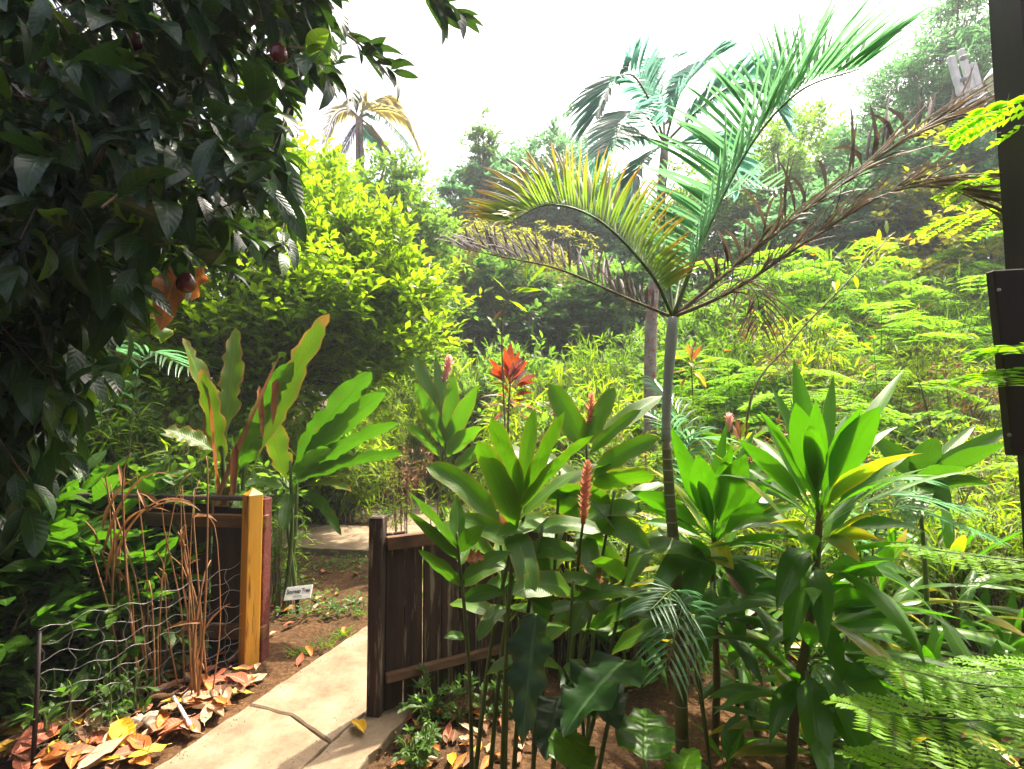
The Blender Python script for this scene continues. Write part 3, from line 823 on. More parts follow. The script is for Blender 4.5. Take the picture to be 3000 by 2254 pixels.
# ================================================================== TREES
def crown(mbl, mbb, rng, c, rad, ncl, tw_per, k, leaf, tm, root=None, tl=.5, zlo=-.5, droop=.25, ang=.9, lumps=.3, fill=.5, upw=.2):
    """leaf clumps over an uneven crown; twigs and limbs go to mbb"""
    c = np.asarray(c, float); rad = np.asarray(rad, float)
    d = rdir(rng, ncl, zlo, 1.0)
    rr = (1 - fill * rng.random(ncl) ** 1.6) * (1 + lumps * (np.sin(d[:, 0] * 5 + rng.uniform(0, 6)) * np.sin(d[:, 1] * 4 + rng.uniform(0, 6)) + .5 * np.sin(d[:, 2] * 7 + rng.uniform(0, 6))))
    cc = c + d * rad * rr[:, None]
    if root is not None:
        root = np.asarray(root, float)
        sel = rng.choice(ncl, min(ncl, 26), replace=False)
        for i in sel:
            q = root + (cc[i] - root) * np.array([.55, .55, .4])
            mbb.tube(bez(root, q, cc[i], 5), np.linspace(.03, .008, 5) * max(rad) , 5, False)
    base = np.repeat(cc, tw_per, 0) + rng.normal(0, .16, (ncl * tw_per, 3)) * rad.mean() * .55
    od = nrm((base - c) / rad) + rng.normal(0, .55, base.shape) + UP * upw
    L = tl * rng.uniform(.6, 1.25, len(base))
    p, dv, up = twigs(rng, base, od, L, k, ang, droop)
    sticks(mbb, base, nrm(od), L, leaf * .025 + .0015)
    scatter(mbl, tm, p, dv, up, leaf * rng.uniform(.65, 1.25, len(p)), 1.0, rng=rng)

def tree(name, label, cx, cy, cz, rad, ncl, tw, k, leaf, mat, tm=OVAL_CHEAP, seed=1, trunk=.12, group=None, cat='tree', tl=.5, zlo=-.5, extra=(), bark='bark', **kw):
    r = np.random.default_rng(seed)
    base = on_ground(cx, cy)
    t_ = thing(name, label, cat, base, group)
    mbl, mbb = MB(), MB()
    c = np.array([cx, cy, cz])
    top = c - UP * rad[2] * .25
    mt = MB()
    pts = spline([base - UP * .2, base + (top - base) * .4 + r.normal(0, .12, 3) * [1, 1, 0], top], 8)
    mt.tube(pts, np.linspace(trunk, trunk * .45, 8), 8)
    mt.build('trunk', M[bark], t_)
    crown(mbl, mbb, r, c, rad, ncl, tw, k, leaf, tm, pts[-2], tl, zlo, **kw)
    for (ex, ey, ez, er, en) in extra:
        crown(mbl, mbb, r, (ex, ey, ez), er, en, tw, k, leaf, tm, pts[-2], tl, zlo, **kw)
    mbb.build('branches', M['twig'], t_)
    mbl.build('crown', M[mat], t_, 'stuff')
    return t_

def at_px(px, py, Y): return tuple(P(px, py, Y))

# far wood closing the view
fm = MB(); fb = MB(); r = np.random.default_rng(5)
for i in range(46):
    x = -60 + i * 2.7 + r.normal(0, .8); y = 44 + r.uniform(-4, 6); h = r.uniform(5, 8)
    crown(fm, fb, r, (x, y, float(hz(x, y)) + h * .55), (2.6, 2.4, h * .5), 60, 4, 6, .42, OVAL_CHEAP, None, .9, -.6)
o = fm.build('distant_wood', M['tree_leaf_green']); o['kind'] = 'stuff'; tag(o, 'distant pale green wood behind the garden trees', 'wood')

tree('broadleaf_tree', 'rounded fresh green tree below the golden palm', *at_px(1030, 700, 13), (2.1, 1.8, 1.75), 150, 7, 9, .17, 'tree_leaf_green', OVAL_CHEAP, 31, .14, tl=.5, extra=((*at_px(870, 740, 12.5), (1.4, 1.3, 1.2), 60), (*at_px(1180, 700, 13), (.9, .8, 1.3), 46), (*at_px(1050, 850, 12.6), (2.3, 1.4, 1.4), 110)))
tree('tall_tree', 'tall bluish green tree with rounded crown behind the palms', *at_px(1620, 660, 21), (3.2, 2.6, 2.7), 240, 8, 9, .24, 'tree_leaf_blue', OVAL_CHEAP, 32, .22, tl=.7, extra=((*at_px(1400, 660, 20), (1.6, 1.4, 1.7), 100), (*at_px(1500, 600, 20.5), (1.5, 1.4, 1.5), 90), (*at_px(1560, 830, 20), (3.6, 2.2, 1.8), 160), (*at_px(1760, 700, 20), (1.6, 1.4, 1.6), 80)))
tree('climber_snag', 'slender dead snag wrapped in small dark climber leaves', *at_px(1412, 470, 18.5), (.42, .4, 1.7), 60, 5, 7, .17, 'tree_leaf_dark', OVAL_CHEAP, 33, .07, tl=.3, zlo=-1, lumps=.5)
tree('dark_sapling', 'small dark leaved sapling against the white sky', *at_px(1335, 590, 17), (.5, .5, .6), 22, 5, 7, .17, 'tree_leaf_blue', OVAL_CHEAP, 34, .05, tl=.3, lumps=.5)
tree('vine_tree', 'olive tree draped with hanging yellowish vines', *at_px(1500, 800, 16), (2.3, 1.6, 1.35), 190, 8, 11, .16, 'tree_leaf_olive', LANCE_WIDE, 35, .14, tl=.7, droop=.9, zlo=-.7, extra=((*at_px(1330, 840, 15.5), (1.1, 1.0, 1.0), 60), (*at_px(1700, 870, 16), (1.2, 1.0, 1.0), 60)), upw=-.2)
tree('hedge_tree', 'dark glossy thicket tree low behind the red cordyline', *at_px(1480, 960, 14.5), (2.4, 1.2, 1.3), 190, 7, 8, .24, 'tree_leaf_dark', OVALS, 36, .1, tl=.45, zlo=-.9, group='thicket trees')
tree('hedge_tree', 'dark glossy thicket tree beside the second palm trunk', *at_px(1850, 940, 14), (2.0, 1.2, 1.4), 170, 7, 8, .24, 'tree_leaf_dark', OVALS, 37, .1, tl=.45, zlo=-.9, group='thicket trees')
tree('broadleaf_tree', 'pale hazy green tree behind the dead palm fronds', *at_px(2300, 590, 18), (3.0, 2.2, 1.9), 190, 8, 9, .2, 'tree_leaf_green', OVAL_CHEAP, 38, .16, tl=.6, extra=((*at_px(2150, 720, 17), (2.2, 1.8, 1.7), 100), (*at_px(2480, 640, 18), (2, 1.8, 1.6), 90)))
tree('broadleaf_tree', 'dark leafy tree beneath the antenna mast', *at_px(2640, 620, 13), (1.9, 1.4, 1.5), 150, 8, 9, .17, 'tree_leaf_blue', OVAL_CHEAP, 39, .12, tl=.5, extra=((*at_px(2850, 620, 12.5), (1.3, 1.2, 1.3), 90), (*at_px(2400, 700, 13), (1.5, 1.2, 1.0), 80)))
tree('feathery_tree', 'tall airy tree with feathery sprays beside the timber pole', *at_px(2760, 380, 14.5), (1.7, 1.5, 1.5), 150, 7, 12, .22, 'tree_leaf_blue', LANCE_WIDE, 40, .13, tl=.8, lumps=.6, extra=((*at_px(2700, 240, 14.5), (.9, .8, .8), 30), (*at_px(2830, 170, 14.5), (.7, .7, .7), 24), (*at_px(2850, 40, 14.5), (.9, .7, .5), 26), (*at_px(2560, 440, 14.5), (.8, .8, .6), 26)))
tree('broadleaf_tree', 'wispy small crowned tree on the skyline right of the tall palm', *at_px(2320, 410, 22), (1.4, 1.2, .9), 40, 5, 7, .2, 'tree_leaf_green', OVAL_CHEAP, 41, .08, tl=.6, lumps=.6)
tree('broadleaf_tree', 'shadowy green tree standing behind the fruit tree', -7.2, 9.5, 3.6, (2.6, 2.0, 2.4), 170, 7, 9, .18, 'tree_leaf_green', OVAL_CHEAP, 42, .14, tl=.5, zlo=-.8)
tree('broadleaf_tree', 'bushy yellow green tree behind the far bank at the board', 10.5, 11.5, 4.6, (2.8, 2.2, 2.2), 150, 7, 9, .2, 'tree_leaf_olive', OVAL_CHEAP, 43, .14, tl=.6, zlo=-.8)

for i_, (px, py, Y, rad_, mt_, lab) in enumerate(((1260, 800, 18, (2.0, 1.6, 1.7), 'tree_leaf_green', 'hazy green tree filling the gap left of the vine draped tree'), (1830, 800, 18.5, (2.2, 1.6, 2.0), 'tree_leaf_blue', 'hazy blue green tree behind the second palm trunk'), (2060, 800, 17.5, (2.2, 1.6, 1.8), 'tree_leaf_green', 'hazy green tree behind the crown of the young palm'), (1640, 930, 16.5, (2.4, 1.2, 1.3), 'tree_leaf_olive', 'low olive tree right of the dark thicket'), (1300, 960, 15.5, (1.9, 1.2, 1.3), 'tree_leaf_green', 'low green tree left of the dark thicket'), (2560, 760, 14.5, (2.4, 1.3, 1.4), 'tree_leaf_green', 'leafy tree on the crest behind the bank shrubs'), (2880, 740, 13.5, (1.8, 1.3, 1.4), 'tree_leaf_blue', 'leafy tree on the crest behind the brown board'))):
    tree('broadleaf_tree', lab, *at_px(px, py, Y), rad_, 110, 7, 8, .2, mt_, OVAL_CHEAP, 450 + i_, .11, tl=.5, zlo=-.8)
# lime coloured bush
lx, ly, lz = P(680, 910, 6.8)
tree('lime_bush', 'large bush with bright yellow green leaves left of the red cordyline', lx, ly, lz, (1.9, 1.3, 1.5), 250, 6, 9, .14, 'lime_leaf', OVAL_FOUR, 50, .07, cat='bush', tl=.40, zlo=-.9, droop=.1, upw=.8, fill=.45, lumps=.5, extra=((*at_px(850, 650, 7.0), (.75, .7, .75), 90), (*at_px(1060, 890, 6.4), (.75, .7, .55), 110), (*at_px(960, 1030, 6.3), (1.1, .7, .6), 130), (*at_px(760, 1080, 6.3), (1.2, .6, .6), 110), (*at_px(900, 780, 6.6), (.8, .7, .7), 100)))
# ================================================================== FRUIT TREE (left)
rng = np.random.default_rng(101)
fb_ = on_ground(-3.9, 3.4)
ft = thing('fruit_tree', 'large dark leaved tree bearing red fruit and hanging over the garden', 'tree', fb_)
poly = np.array([(-900, -1100), (700, -1100), (1000, -260), (960, 0), (990, 110), (960, 200), (880, 230), (870, 330), (850, 480), (810, 540), (830, 620), (830, 690), (700, 660), (640, 720), (560, 770), (440, 720), (400, 860), (330, 900), (290, 1080), (200, 1260), (150, 1450), (-40, 1560), (-300, 1560), (-900, 1200)], float)
def inpoly(p, poly):
    x, y = p[:, 0], p[:, 1]; ins = np.zeros(len(p), bool); j = len(poly) - 1
    for i in range(len(poly)):
        xi, yi = poly[i]; xj, yj = poly[j]
        ins ^= ((yi > y) != (yj > y)) & (x < (xj - xi) * (y - yi) / (yj - yi + 1e-9) + xi); j = i
    return ins
cand = np.stack([rng.uniform(-900, 1120, 5200), rng.uniform(-1100, 1550, 5200)], 1)
cand = cand[inpoly(cand, poly)]
Yd = rng.uniform(1.75, 4.3, len(cand))
Yd = np.where(cand[:, 1] > 800, 2.1 + (Yd - 1.75) * .45, Yd)
tips = np.array([P(a, b_, y) for (a, b_), y in zip(cand, Yd)])
keep = (tips[:, 2] < 4.6) & (tips[:, 0] > -5.2)
tips = tips[keep][:1600]
crown_c = np.array([-3.2, 3.2, 3.0])
od = nrm(nrm(tips - crown_c) * [1, 1, .5] + rng.normal(0, .45, tips.shape) - UP * .35)
Lt = rng.uniform(.22, .42, len(tips))
p, dv, up = twigs(rng, tips - od * Lt[:, None], od, Lt, 9, .85, .35, True, .25)
dv = nrm(dv - UP * .30)
scl = rng.uniform(.11, .235, len(p))
mbb = MB(); sticks(mbb, tips - od * Lt[:, None], od, Lt, .006)
# trunk and limbs
mt = MB(); tr_pts = spline([fb_ - UP * .2, fb_ + [.1, 0, .8], fb_ + [.25, -.1, 1.8], fb_ + [.5, -.2, 3.2]], 10)
mt.tube(tr_pts, np.linspace(.17, .07, 10), 10); mt.build('trunk', M['bark'], ft)
lim = rng.choice(len(tips), 70, replace=False)
for i in lim:
    s0 = tr_pts[rng.integers(4, 10)]; e0 = tips[i] - od[i] * Lt[i]
    md_ = (s0 + e0) / 2 + UP * rng.uniform(.1, .4)
    mbb.tube(bez(s0, md_, e0, 7), np.linspace(.032, .008, 7), 6, False)
mbb.build('branches', M['twig'], ft)
# the largest 300 leaves in view are leaves of their own
rel = p - np.array([0, 0, CAM_H]); depth = rel[:, 1]
pxs = 1500 + 1500 * rel[:, 0] / np.maximum(depth, .1)
pys = 1206 - 1500 * rel[:, 2] / np.maximum(depth, .1)
inview = (pxs > -100) & (pxs < 1250) & (pys > -60) & (pys < 1500) & (depth > 1.2)
size = np.where(inview, scl / np.maximum(depth, .3), 0)
order = np.argsort(-size)[:296]
mask = np.zeros(len(p), bool); mask[order] = True
young = rng.random(len(p)) < .06
def tmesh(name, tm, mat):
    k = MB(); k.add(*tm); return k.mesh(name, mat)
lf_m = []
for v in range(4):
    tmv = tmpl_blade('oval', .30 + .05 * v, 7, 5, .12 + .12 * v, .07 + .03 * v)
    lf_m.append((tmesh('leaf', tmv, M['fruit_leaf']), tmesh('leaf', tmv, M['fruit_leaf_young'])))
for i in order:
    x = dv[i]; y = nrm(np.cross(up[i], x)); z = np.cross(x, y)
    o = link('leaf', lf_m[rng.integers(4)][1 if young[i] else 0], ft)
    o.matrix_local = Matrix(((x[0], y[0], z[0], p[i][0] - fb_[0]), (x[1], y[1], z[1], p[i][1] - fb_[1]), (x[2], y[2], z[2], p[i][2] - fb_[2]), (0, 0, 0, 1))) @ Matrix.Scale(float(scl[i]), 4)
rest = ~mask
m1 = MB(); q = rest & ~young
scatter(m1, tmpl_blade('oval', .37, 5, 3, .25, .1), p[q], dv[q], up[q], scl[q], rng=rng)
m1.build('foliage', M['fruit_leaf'], ft, 'stuff')
m1 = MB(); q = rest & young
scatter(m1, tmpl_blade('oval', .37, 5, 3, .25, .1), p[q], dv[q], up[q], scl[q], rng=rng)
m1.build('young_foliage', M['fruit_leaf_young'], ft, 'stuff')
# the separate spray at the top of the picture and the tip spray
def spray(px, py, Y, d, k=7, sc=.17):
    c = P(px, py, Y); d = nrm(np.array(d, float))
    s = MB(); s.tube(bez(c - d * .9 + UP * .35, c - d * .4 + UP * .2, c, 6), np.linspace(.012, .004, 6), 6); s.build('branch', M['twig'], ft)
    pp, dd, uu = twigs(rng, c[None] - d * .14, d[None], [.2], k, .75, .2, True)
    for a_, b_, u_ in zip(pp, dd, uu):
        y = nrm(np.cross(u_, b_)); z = np.cross(b_, y)
        o = link('leaf', lf_m[rng.integers(4)][0], ft)
        o.matrix_local = Matrix(((b_[0], y[0], z[0], a_[0] - fb_[0]), (b_[1], y[1], z[1], a_[1] - fb_[1]), (b_[2], y[2], z[2], a_[2] - fb_[2]), (0, 0, 0, 1))) @ Matrix.Scale(float(sc * rng.uniform(.7, 1.2)), 4)
spray(1300, 15, 2.6, (.8, .1, -.35), 9, .19)
spray(1120, 180, 2.6, (.9, .1, -.2), 9, .19)
spray(1040, 110, 2.6, (.7, .1, -.4), 8, .19)
# fruit
for (px, py, Y, rr) in ((817, 158, 1.95, .034), (748, 545, 2.0, .034), (615, 645, 2.3, .022), (545, 830, 2.2, .04), (390, 118, 2.1, .036)):
    c = P(px, py, Y)
    k = MB(); lathe(k, c, [(.004, rr * 1.25), (rr * .35, rr * 1.2), (rr * .7, rr * .8), (rr * .95, rr * .2), (rr, -.2 * rr), (rr * .85, -rr * .7), (rr * .45, -rr), (.003, -rr * .95)], 14)
    fo = k.build('fruit', M['fruit_skin'], ft)
    k = MB(); k.tube([c + UP * rr * 1.2, c + UP * (rr * 1.2 + .06) + [.01, 0, 0]], .003, 5); k.build('fruit_stalk', M['twig'], fo)

# ================================================================== PALMS
def frond(parent, rpts, nl, llen, mat, rng, leaf_w=.018, split=True, droop=.15, fwd=.5, twist=.6, rad=.010, stemmat='green_stem', ragged=0., start=.14, lift=.5, upv=UP, n=5, sides=(1, 1), curlz=0.):
    """a pinnate frond: rachis through rpts, leaflets both sides. Split -> each leaflet is a sub-part"""
    rp = spline(rpts, 28)
    k = MB(); k.tube(rp, np.linspace(rad, rad * .25, 28), 6); fr = k.build('frond', M[stemmat], parent)
    tan = nrm(np.gradient(rp, axis=0))
    u = np.linspace(start, .985, nl)
    joined = MB()
    for i, t in enumerate(u):
        f = t * 27; a = int(min(f, 26)); c = rp[a] + (rp[a + 1] - rp[a]) * (f - a); tg = tan[a]
        sd = nrm(np.cross(tg, upv)); nor = np.cross(sd, tg)
        env = (math.sin(math.pi * (.12 + .80 * (t - start) / (1 - start))) ** .6)
        for s_, sm in ((1, sides[0]), (-1, sides[1])):
            if sm <= 0 or (ragged and rng.random() < ragged): continue
            L = llen * env * sm * rng.uniform(.85, 1.1)
            fw = fwd + .55 * t + rng.normal(0, .06)
            d = nrm(sd * s_ + tg * fw + nor * lift * rng.uniform(.7, 1.2) + rng.normal(0, .05 + ragged * .3, 3))
            tt = np.linspace(0, 1, n)[:, None]
            path = c + d * L * tt - UP * (droop * L * tt ** 2.2)
            if curlz: path = path + rng.normal(0, curlz, 3) * L * tt ** 2
            sv = nrm(np.cross(d, nor) * math.cos(twist) + nor * math.sin(twist))
            m_ = MB() if split else joined
            blade(m_, path, sv, leaf_w * prof('strip', np.linspace(0, 1, n)), .22, 0, 1, rng.random(), 3)
            if split: m_.build('leaflet', M[mat], fr)
    if not split: joined.build('leaflets', M[mat], fr, 'stuff')
    return fr

rng = np.random.default_rng(202)
YP = 2.35
pb_ = G(2003, 2254 - 30); pb_ = np.array([P(2000, 2200, YP)[0], YP, 0])
pm = thing('young_palm', 'young palm with smooth ringed grey green stem and mixed green and dead fronds', 'palm', pb_)
C = P(1972, 930, YP)
stem_pts = spline([pb_ - UP * .1, P(1985, 1750, YP), P(1962, 1450, YP), P(1952, 1250, YP), P(1960, 1080, YP), C], 30)
k = MB(); sp = stem_pts[:17]; k.tube(sp, np.linspace(.030, .021, 17), 12); k.build('lower_stem', M['palm_stem_low'], pm)
k = MB(); sp = stem_pts[16:]; rr = np.interp(np.linspace(0, 1, 14), [0, .45, .8, 1], [.020, .021, .027, .022]); k.tube(sp, rr, 12); k.build('crownshaft', M['palm_stem'], pm)
for t in np.linspace(.5, 20, 22):
    a = int(t); c = stem_pts[a] + (stem_pts[a + 1] - stem_pts[a]) * (t - a); tg = nrm(stem_pts[a + 1] - stem_pts[a])
    k = MB(); k.tube([c - tg * .003, c + tg * .003], np.interp(t, [0, 20], [.0315, .0235]), 12, False); k.build('stem_ring', M['palm_ring'], pm)
D = lambda px, py, dy=0.: P(px, py, YP + dy)
frond(pm, [C, D(2060, 700, .0), D(2190, 440, -.05), D(2340, 270, -.15), D(2520, 202, -.2)], 80, .56, 'palm_leaf', rng, .020, True, .16, .40, .5, .011, lift=1.0, upv=nrm(np.array([-.55, -.3, .55])), n=6)
frond(pm, [C, D(1905, 800, -.05), D(1760, 650, -.1), D(1610, 600, -.15), D(1480, 660, -.2)], 66, .42, 'palm_leaf_yellow', rng, .019, True, .18, .35, .5, .009, 'green_stem', lift=1.1, upv=nrm(np.array([.35, -.25, .8])))
frond(pm, [C, D(1850, 880, .05), D(1640, 790, .1), D(1480, 755, .15), D(1340, 725, .2)], 56, .30, 'palm_leaf_dead', rng, .014, False, .12, .5, .6, .008, 'twig', ragged=.12, lift=.9, upv=nrm(np.array([.2, -.3, .8])), curlz=.12)
frond(pm, [C, D(2130, 800, -.0), D(2330, 640, -.1), D(2560, 470, -.15), D(2740, 370, -.2), D(2920, 320, -.25)], 66, .36, 'palm_leaf_dead', rng, .021, False, .22, .8, .6, .010, 'twig', ragged=.15, lift=.8, upv=nrm(np.array([-.4, -.4, .7])), curlz=.22)
frond(pm, [C, D(2150, 850, -.15), D(2390, 690, -.3), D(2620, 560, -.4), D(2800, 560, -.45), D(2950, 650, -.5)], 56, .30, 'palm_leaf_dead', rng, .016, False, .25, .9, .6, .009, 'twig', ragged=.2, lift=.55, upv=nrm(np.array([-.3, -.3, .8])), curlz=.2)
frond(pm, [C, D(2060, 870, .1), D(2150, 820, .2), D(2215, 860, .25), D(2225, 960, .3)], 26, .20, 'palm_leaf_dead', rng, .009, False, .9, .3, .6, .006, 'twig', ragged=.1, lift=.1, curlz=.1)
frond(pm, [C, D(2000, 800, .2), D(2070, 640, .4), D(2160, 560, .6), D(2270, 560, .8)], 24, .30, 'palm_leaf', rng, .016, False, .15, .4, .5, .008, lift=.9, upv=nrm(np.array([-.3, -.3, .8])))
frond(pm, [C, D(1955, 760, .15), D(1945, 600, .2), D(1960, 480, .25)], 16, .16, 'palm_leaf', rng, .012, False, .05, .9, .5, .008, lift=.3)

# second, taller palm behind
Y2 = 6.2
b2 = on_ground(*P(1900, 1060, Y2)[:2])
p2 = thing('tall_palm', 'taller palm behind with mottled reddish trunk and bluish hazy fronds', 'palm', b2)
C2 = P(1948, 420, Y2)
k = MB(); k.tube(spline([b2 - UP * .1, P(1905, 1040, Y2), P(1918, 800, Y2), P(1935, 600, Y2), C2], 16), np.linspace(.085, .05, 16), 10); k.build('trunk', M['palm_bark'], p2)
E = lambda px, py, dy=0.: P(px, py, Y2 + dy)
for pts_, nl, ll in (([C2, E(1905, 300), E(1850, 220, -.1), E(1790, 250, -.3), E(1745, 340, -.4)], 40, .62),
                     ([C2, E(1990, 280), E(2050, 190, .2), E(2110, 160, .4)], 34, .50),
                     ([C2, E(2050, 320, -.1), E(2150, 250, -.2), E(2230, 250, -.3), E(2290, 330, -.4)], 38, .55),
                     ([C2, E(1860, 400, .3), E(1790, 410, .6), E(1725, 480, .9)], 36, .50),
                     ([C2, E(1880, 330, -.5), E(1830, 350, -1.), E(1790, 440, -1.4)], 30, .45),
                     ([C2, E(2040, 420, .3), E(2120, 440, .5), E(2170, 540, .7)], 34, .45),
                     ([C2, E(1940, 260, .6), E(1950, 180, 1.1), E(1960, 170, 1.7)], 30, .5),
                     ([C2, E(1895, 460, -.2), E(1860, 520, -.3), E(1850, 620, -.3)], 26, .35)):
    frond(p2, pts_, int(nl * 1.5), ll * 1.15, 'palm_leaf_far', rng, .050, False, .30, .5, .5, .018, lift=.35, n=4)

# golden palm in the distance
Y3 = 17.
b3 = on_ground(*P(1055, 800, Y3)[:2])
p3 = thing('golden_palm', 'distant palm with yellowing fronds and brown dead skirt above the green tree', 'palm', b3)
C3 = P(1052, 345, Y3)
k = MB(); k.tube(spline([b3 - UP * .1, (b3 + C3) / 2 + [.1, 0, 0], C3], 10), np.linspace(.2, .13, 10), 10); k.build('trunk', M['palm_bark'], p3)
F_ = lambda px, py, dy=0.: P(px, py, Y3 + dy)
for pts_, mt_, ll in (([C3, F_(1075, 300), F_(1060, 280), F_(1030, 290, -.5)], 'palm_leaf_gold', .8),
                      ([C3, F_(1110, 320), F_(1180, 340), F_(1225, 420)], 'palm_leaf_gold', .8),
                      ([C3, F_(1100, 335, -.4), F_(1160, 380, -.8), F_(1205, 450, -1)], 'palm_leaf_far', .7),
                      ([C3, F_(1095, 380), F_(1140, 440), F_(1175, 520)], 'palm_leaf_gold', .6),
                      ([C3, F_(1020, 320), F_(980, 340), F_(950, 420)], 'palm_leaf_gold', .7),
                      ([C3, F_(1030, 390), F_(1000, 450), F_(985, 520)], 'palm_leaf_dead', .5),
                      ([C3, F_(1055, 400), F_(1058, 460), F_(1060, 540)], 'palm_leaf_dead', .5),
                      ([C3, F_(1080, 390, .4), F_(1110, 420, .5), F_(1120, 480, .5)], 'palm_leaf_far', .5),
                      ([C3, F_(1090, 300, .6), F_(1130, 290, 1), F_(1160, 320, 1.4)], 'palm_leaf_gold', .7)):
    frond(p3, pts_, 44, ll, mt_, rng, .085, False, .5, .5, .5, .035, lift=.1, n=4)
# ================================================================== TI PLANTS (front right)
def stalk(parent, pts, r0, r1, mat='cane_stem', name='stem', n=14):
    k = MB(); k.tube(spline(pts, n), np.linspace(r0, r1, n), 8); return k.build(name, M[mat], parent)

def px_leaves(parent, rows, rng, shape='lance', default='ti_leaf', **kw):
    for row in rows:
        (bx, by, bY, tx, ty, tY, W) = row[:7]
        arch = row[7] if len(row) > 7 else .12
        mat = row[8] if len(row) > 8 else default
        roll = row[9] if len(row) > 9 else rng.normal(0, .15)
        kw2 = dict(kw); kw2.setdefault('face', float(np.clip(rng.normal(.5, .22), .05, .9)))
        big_leaf(parent, P(bx, by, bY), P(tx, ty, tY), W * 1.12, mat, rng, arch, roll, shape, **kw2)

def arc_leaf(parent, base, az, e0, L, droop, W, mat, rng, shape='lance', n=11, roll=0., fold=.15, wave=.05, wfreq=2.2, rag=0.):
    t = np.linspace(0, 1, n); e = e0 - droop * t ** 1.35
    az_ = az + rng.normal(0, .12) * t
    st = np.stack([np.cos(az_) * np.cos(e), np.sin(az_) * np.cos(e), np.sin(e)], 1) * L / (n - 1)
    path = np.asarray(base) + np.vstack([[0, 0, 0], np.cumsum(st[:-1], 0)])
    side = np.array([math.sin(az), -math.cos(az), 0.])
    tn = nrm(path[-1] - path[0]); side = side * math.cos(roll) + np.cross(tn, side) * math.sin(roll)
    mb = MB(); blade(mb, path, side, W * prof(shape, t), fold, wave, wfreq * rng.uniform(.7, 1.3), rng.random(), 5, rng.uniform(0, 6), 0., rag, rng)
    return mb.build('leaf', M[mat], parent)

def rosette(parent, c, n, L, W, rng, mat='ti_leaf', lo=-.35, hi=1.2, shape='lance', arch=.16, az=None, **kw):
    for i in range(n):
        a = (i * 2.399 + rng.normal(0, .2)) if az is None else rng.uniform(*az)
        e = lo + (hi - lo) * (i / max(1, n - 1)) + rng.normal(0, .08)
        l = L * rng.uniform(.8, 1.2)
        mt_ = mat if isinstance(mat, str) else mat[rng.integers(len(mat))]
        arc_leaf(parent, c - UP * .06 * (hi - e), a, e + .25, l, rng.uniform(.5, 1.5) * (1.1 - .35 * max(e, 0)), W * rng.uniform(.8, 1.15), mt_, rng, shape, roll=rng.normal(0, .25), **kw)

rng = np.random.default_rng(303)
Yt = 2.15
tb = on_ground(*P(2305, 2240, Yt)[:2])
ti = thing('ti_plant', 'tall green ti plant with stacked whorls of broad strap leaves', 'plant', tb)
stalk(ti, [tb - UP * .05, P(2330, 2080, Yt), P(2368, 1850, Yt), P(2392, 1650, Yt), P(2402, 1480, Yt)], .022, .013)
T = 2.15
px_leaves(ti, [
    (2400, 1500, T, 2325, 1050, 2.35, 0.068, .05), (2398, 1500, T, 2258, 1130, 2.30, 0.080, .08), (2404, 1490, T, 2442, 1095, 2.35, 0.048, .02),
    (2405, 1500, T, 2650, 1080, 2.45, 0.072, .05), (2405, 1510, T, 2580, 1190, 1.92, 0.108, .14), (2398, 1510, T, 2330, 1180, 1.90, 0.100, .10),
    (2396, 1520, T, 2160, 1285, 2.10, 0.068, .08), (2408, 1530, T, 2680, 1320, 2.10, 0.068, .14), (2408, 1545, T, 2720, 1370, 1.98, 0.048, .12),
    (2396, 1525, T, 2235, 1215, 2.35, 0.056, .05), (2403, 1500, T, 2480, 1215, 2.40, 0.068, .05), (2398, 1540, T, 2180, 1370, 2.4, 0.060, .10),
    (2395, 1500, T, 2390, 1170, 2.05, 0.072, .03), (2403, 1500, T, 2500, 1290, 2.30, 0.080, .10),
    (2392, 1590, T, 2520, 1650, 1.86, 0.060, .30, 'ti_leaf_aged'), (2388, 1590, T, 2255, 1535, 1.98, 0.052, .2, 'ti_leaf_aged'),
    (2396, 1600, T, 2710, 1560, 2.02, 0.064, .30), (2395, 1600, T, 2630, 1600, 2.0, 0.044, .25, 'ti_leaf_aged'), (2394, 1590, T, 2575, 1580, 1.92, 0.048, .22, 'ti_leaf_aged'),
    (2390, 1600, T, 2140, 1560, 2.05, 0.060, .30), (2386, 1610, T, 2275, 1790, 1.95, 0.088, .35), (2390, 1640, T, 2300, 1930, 2.0, 0.080, .30),
    (2392, 1690, T, 2590, 1690, 1.96, 0.076, .30), (2395, 1720, T, 2760, 1830, 2.05, 0.052, .62), (2392, 1740, T, 2690, 1700, 2.3, 0.072, .3),
    (2388, 1810, T, 2590, 1770, 2.0, 0.080, .28), (2386, 1850, T, 2705, 1800, 1.92, 0.104, .18), (2386, 1870, T, 2690, 1860, 2.1, 0.080, .25),
    (2384, 1830, T, 2730, 1850, 2.2, 0.056, .38, 'ti_leaf_aged'), (2380, 1860, T, 2250, 1900, 2.0, 0.072, .3),
    (2378, 1900, T, 2640, 2010, 1.95, 0.080, .28), (2372, 1930, T, 2670, 2160, 1.86, 0.084, .35), (2370, 1960, T, 2780, 1995, 2.0, 0.064, .3),
    (2360, 1960, T, 2410, 2300, 1.80, 0.104, .25), (2362, 1980, T, 2590, 2330, 1.85, 0.088, .3), (2365, 1950, T, 2520, 2240, 1.78, 0.060, .55),
    (2355, 1990, T, 2255, 2180, 1.95, 0.072, .3), (2380, 1760, T, 2200, 1740, 2.25, 0.064, .3), (2388, 1660, T, 2420, 1900, 1.9, 0.080, .4),
    (2390, 1700, T, 2560, 1900, 2.35, 0.072, .35), (2385, 1800, T, 2470, 2010, 2.0, 0.072, .4)], rng, fold=.16, n=11)
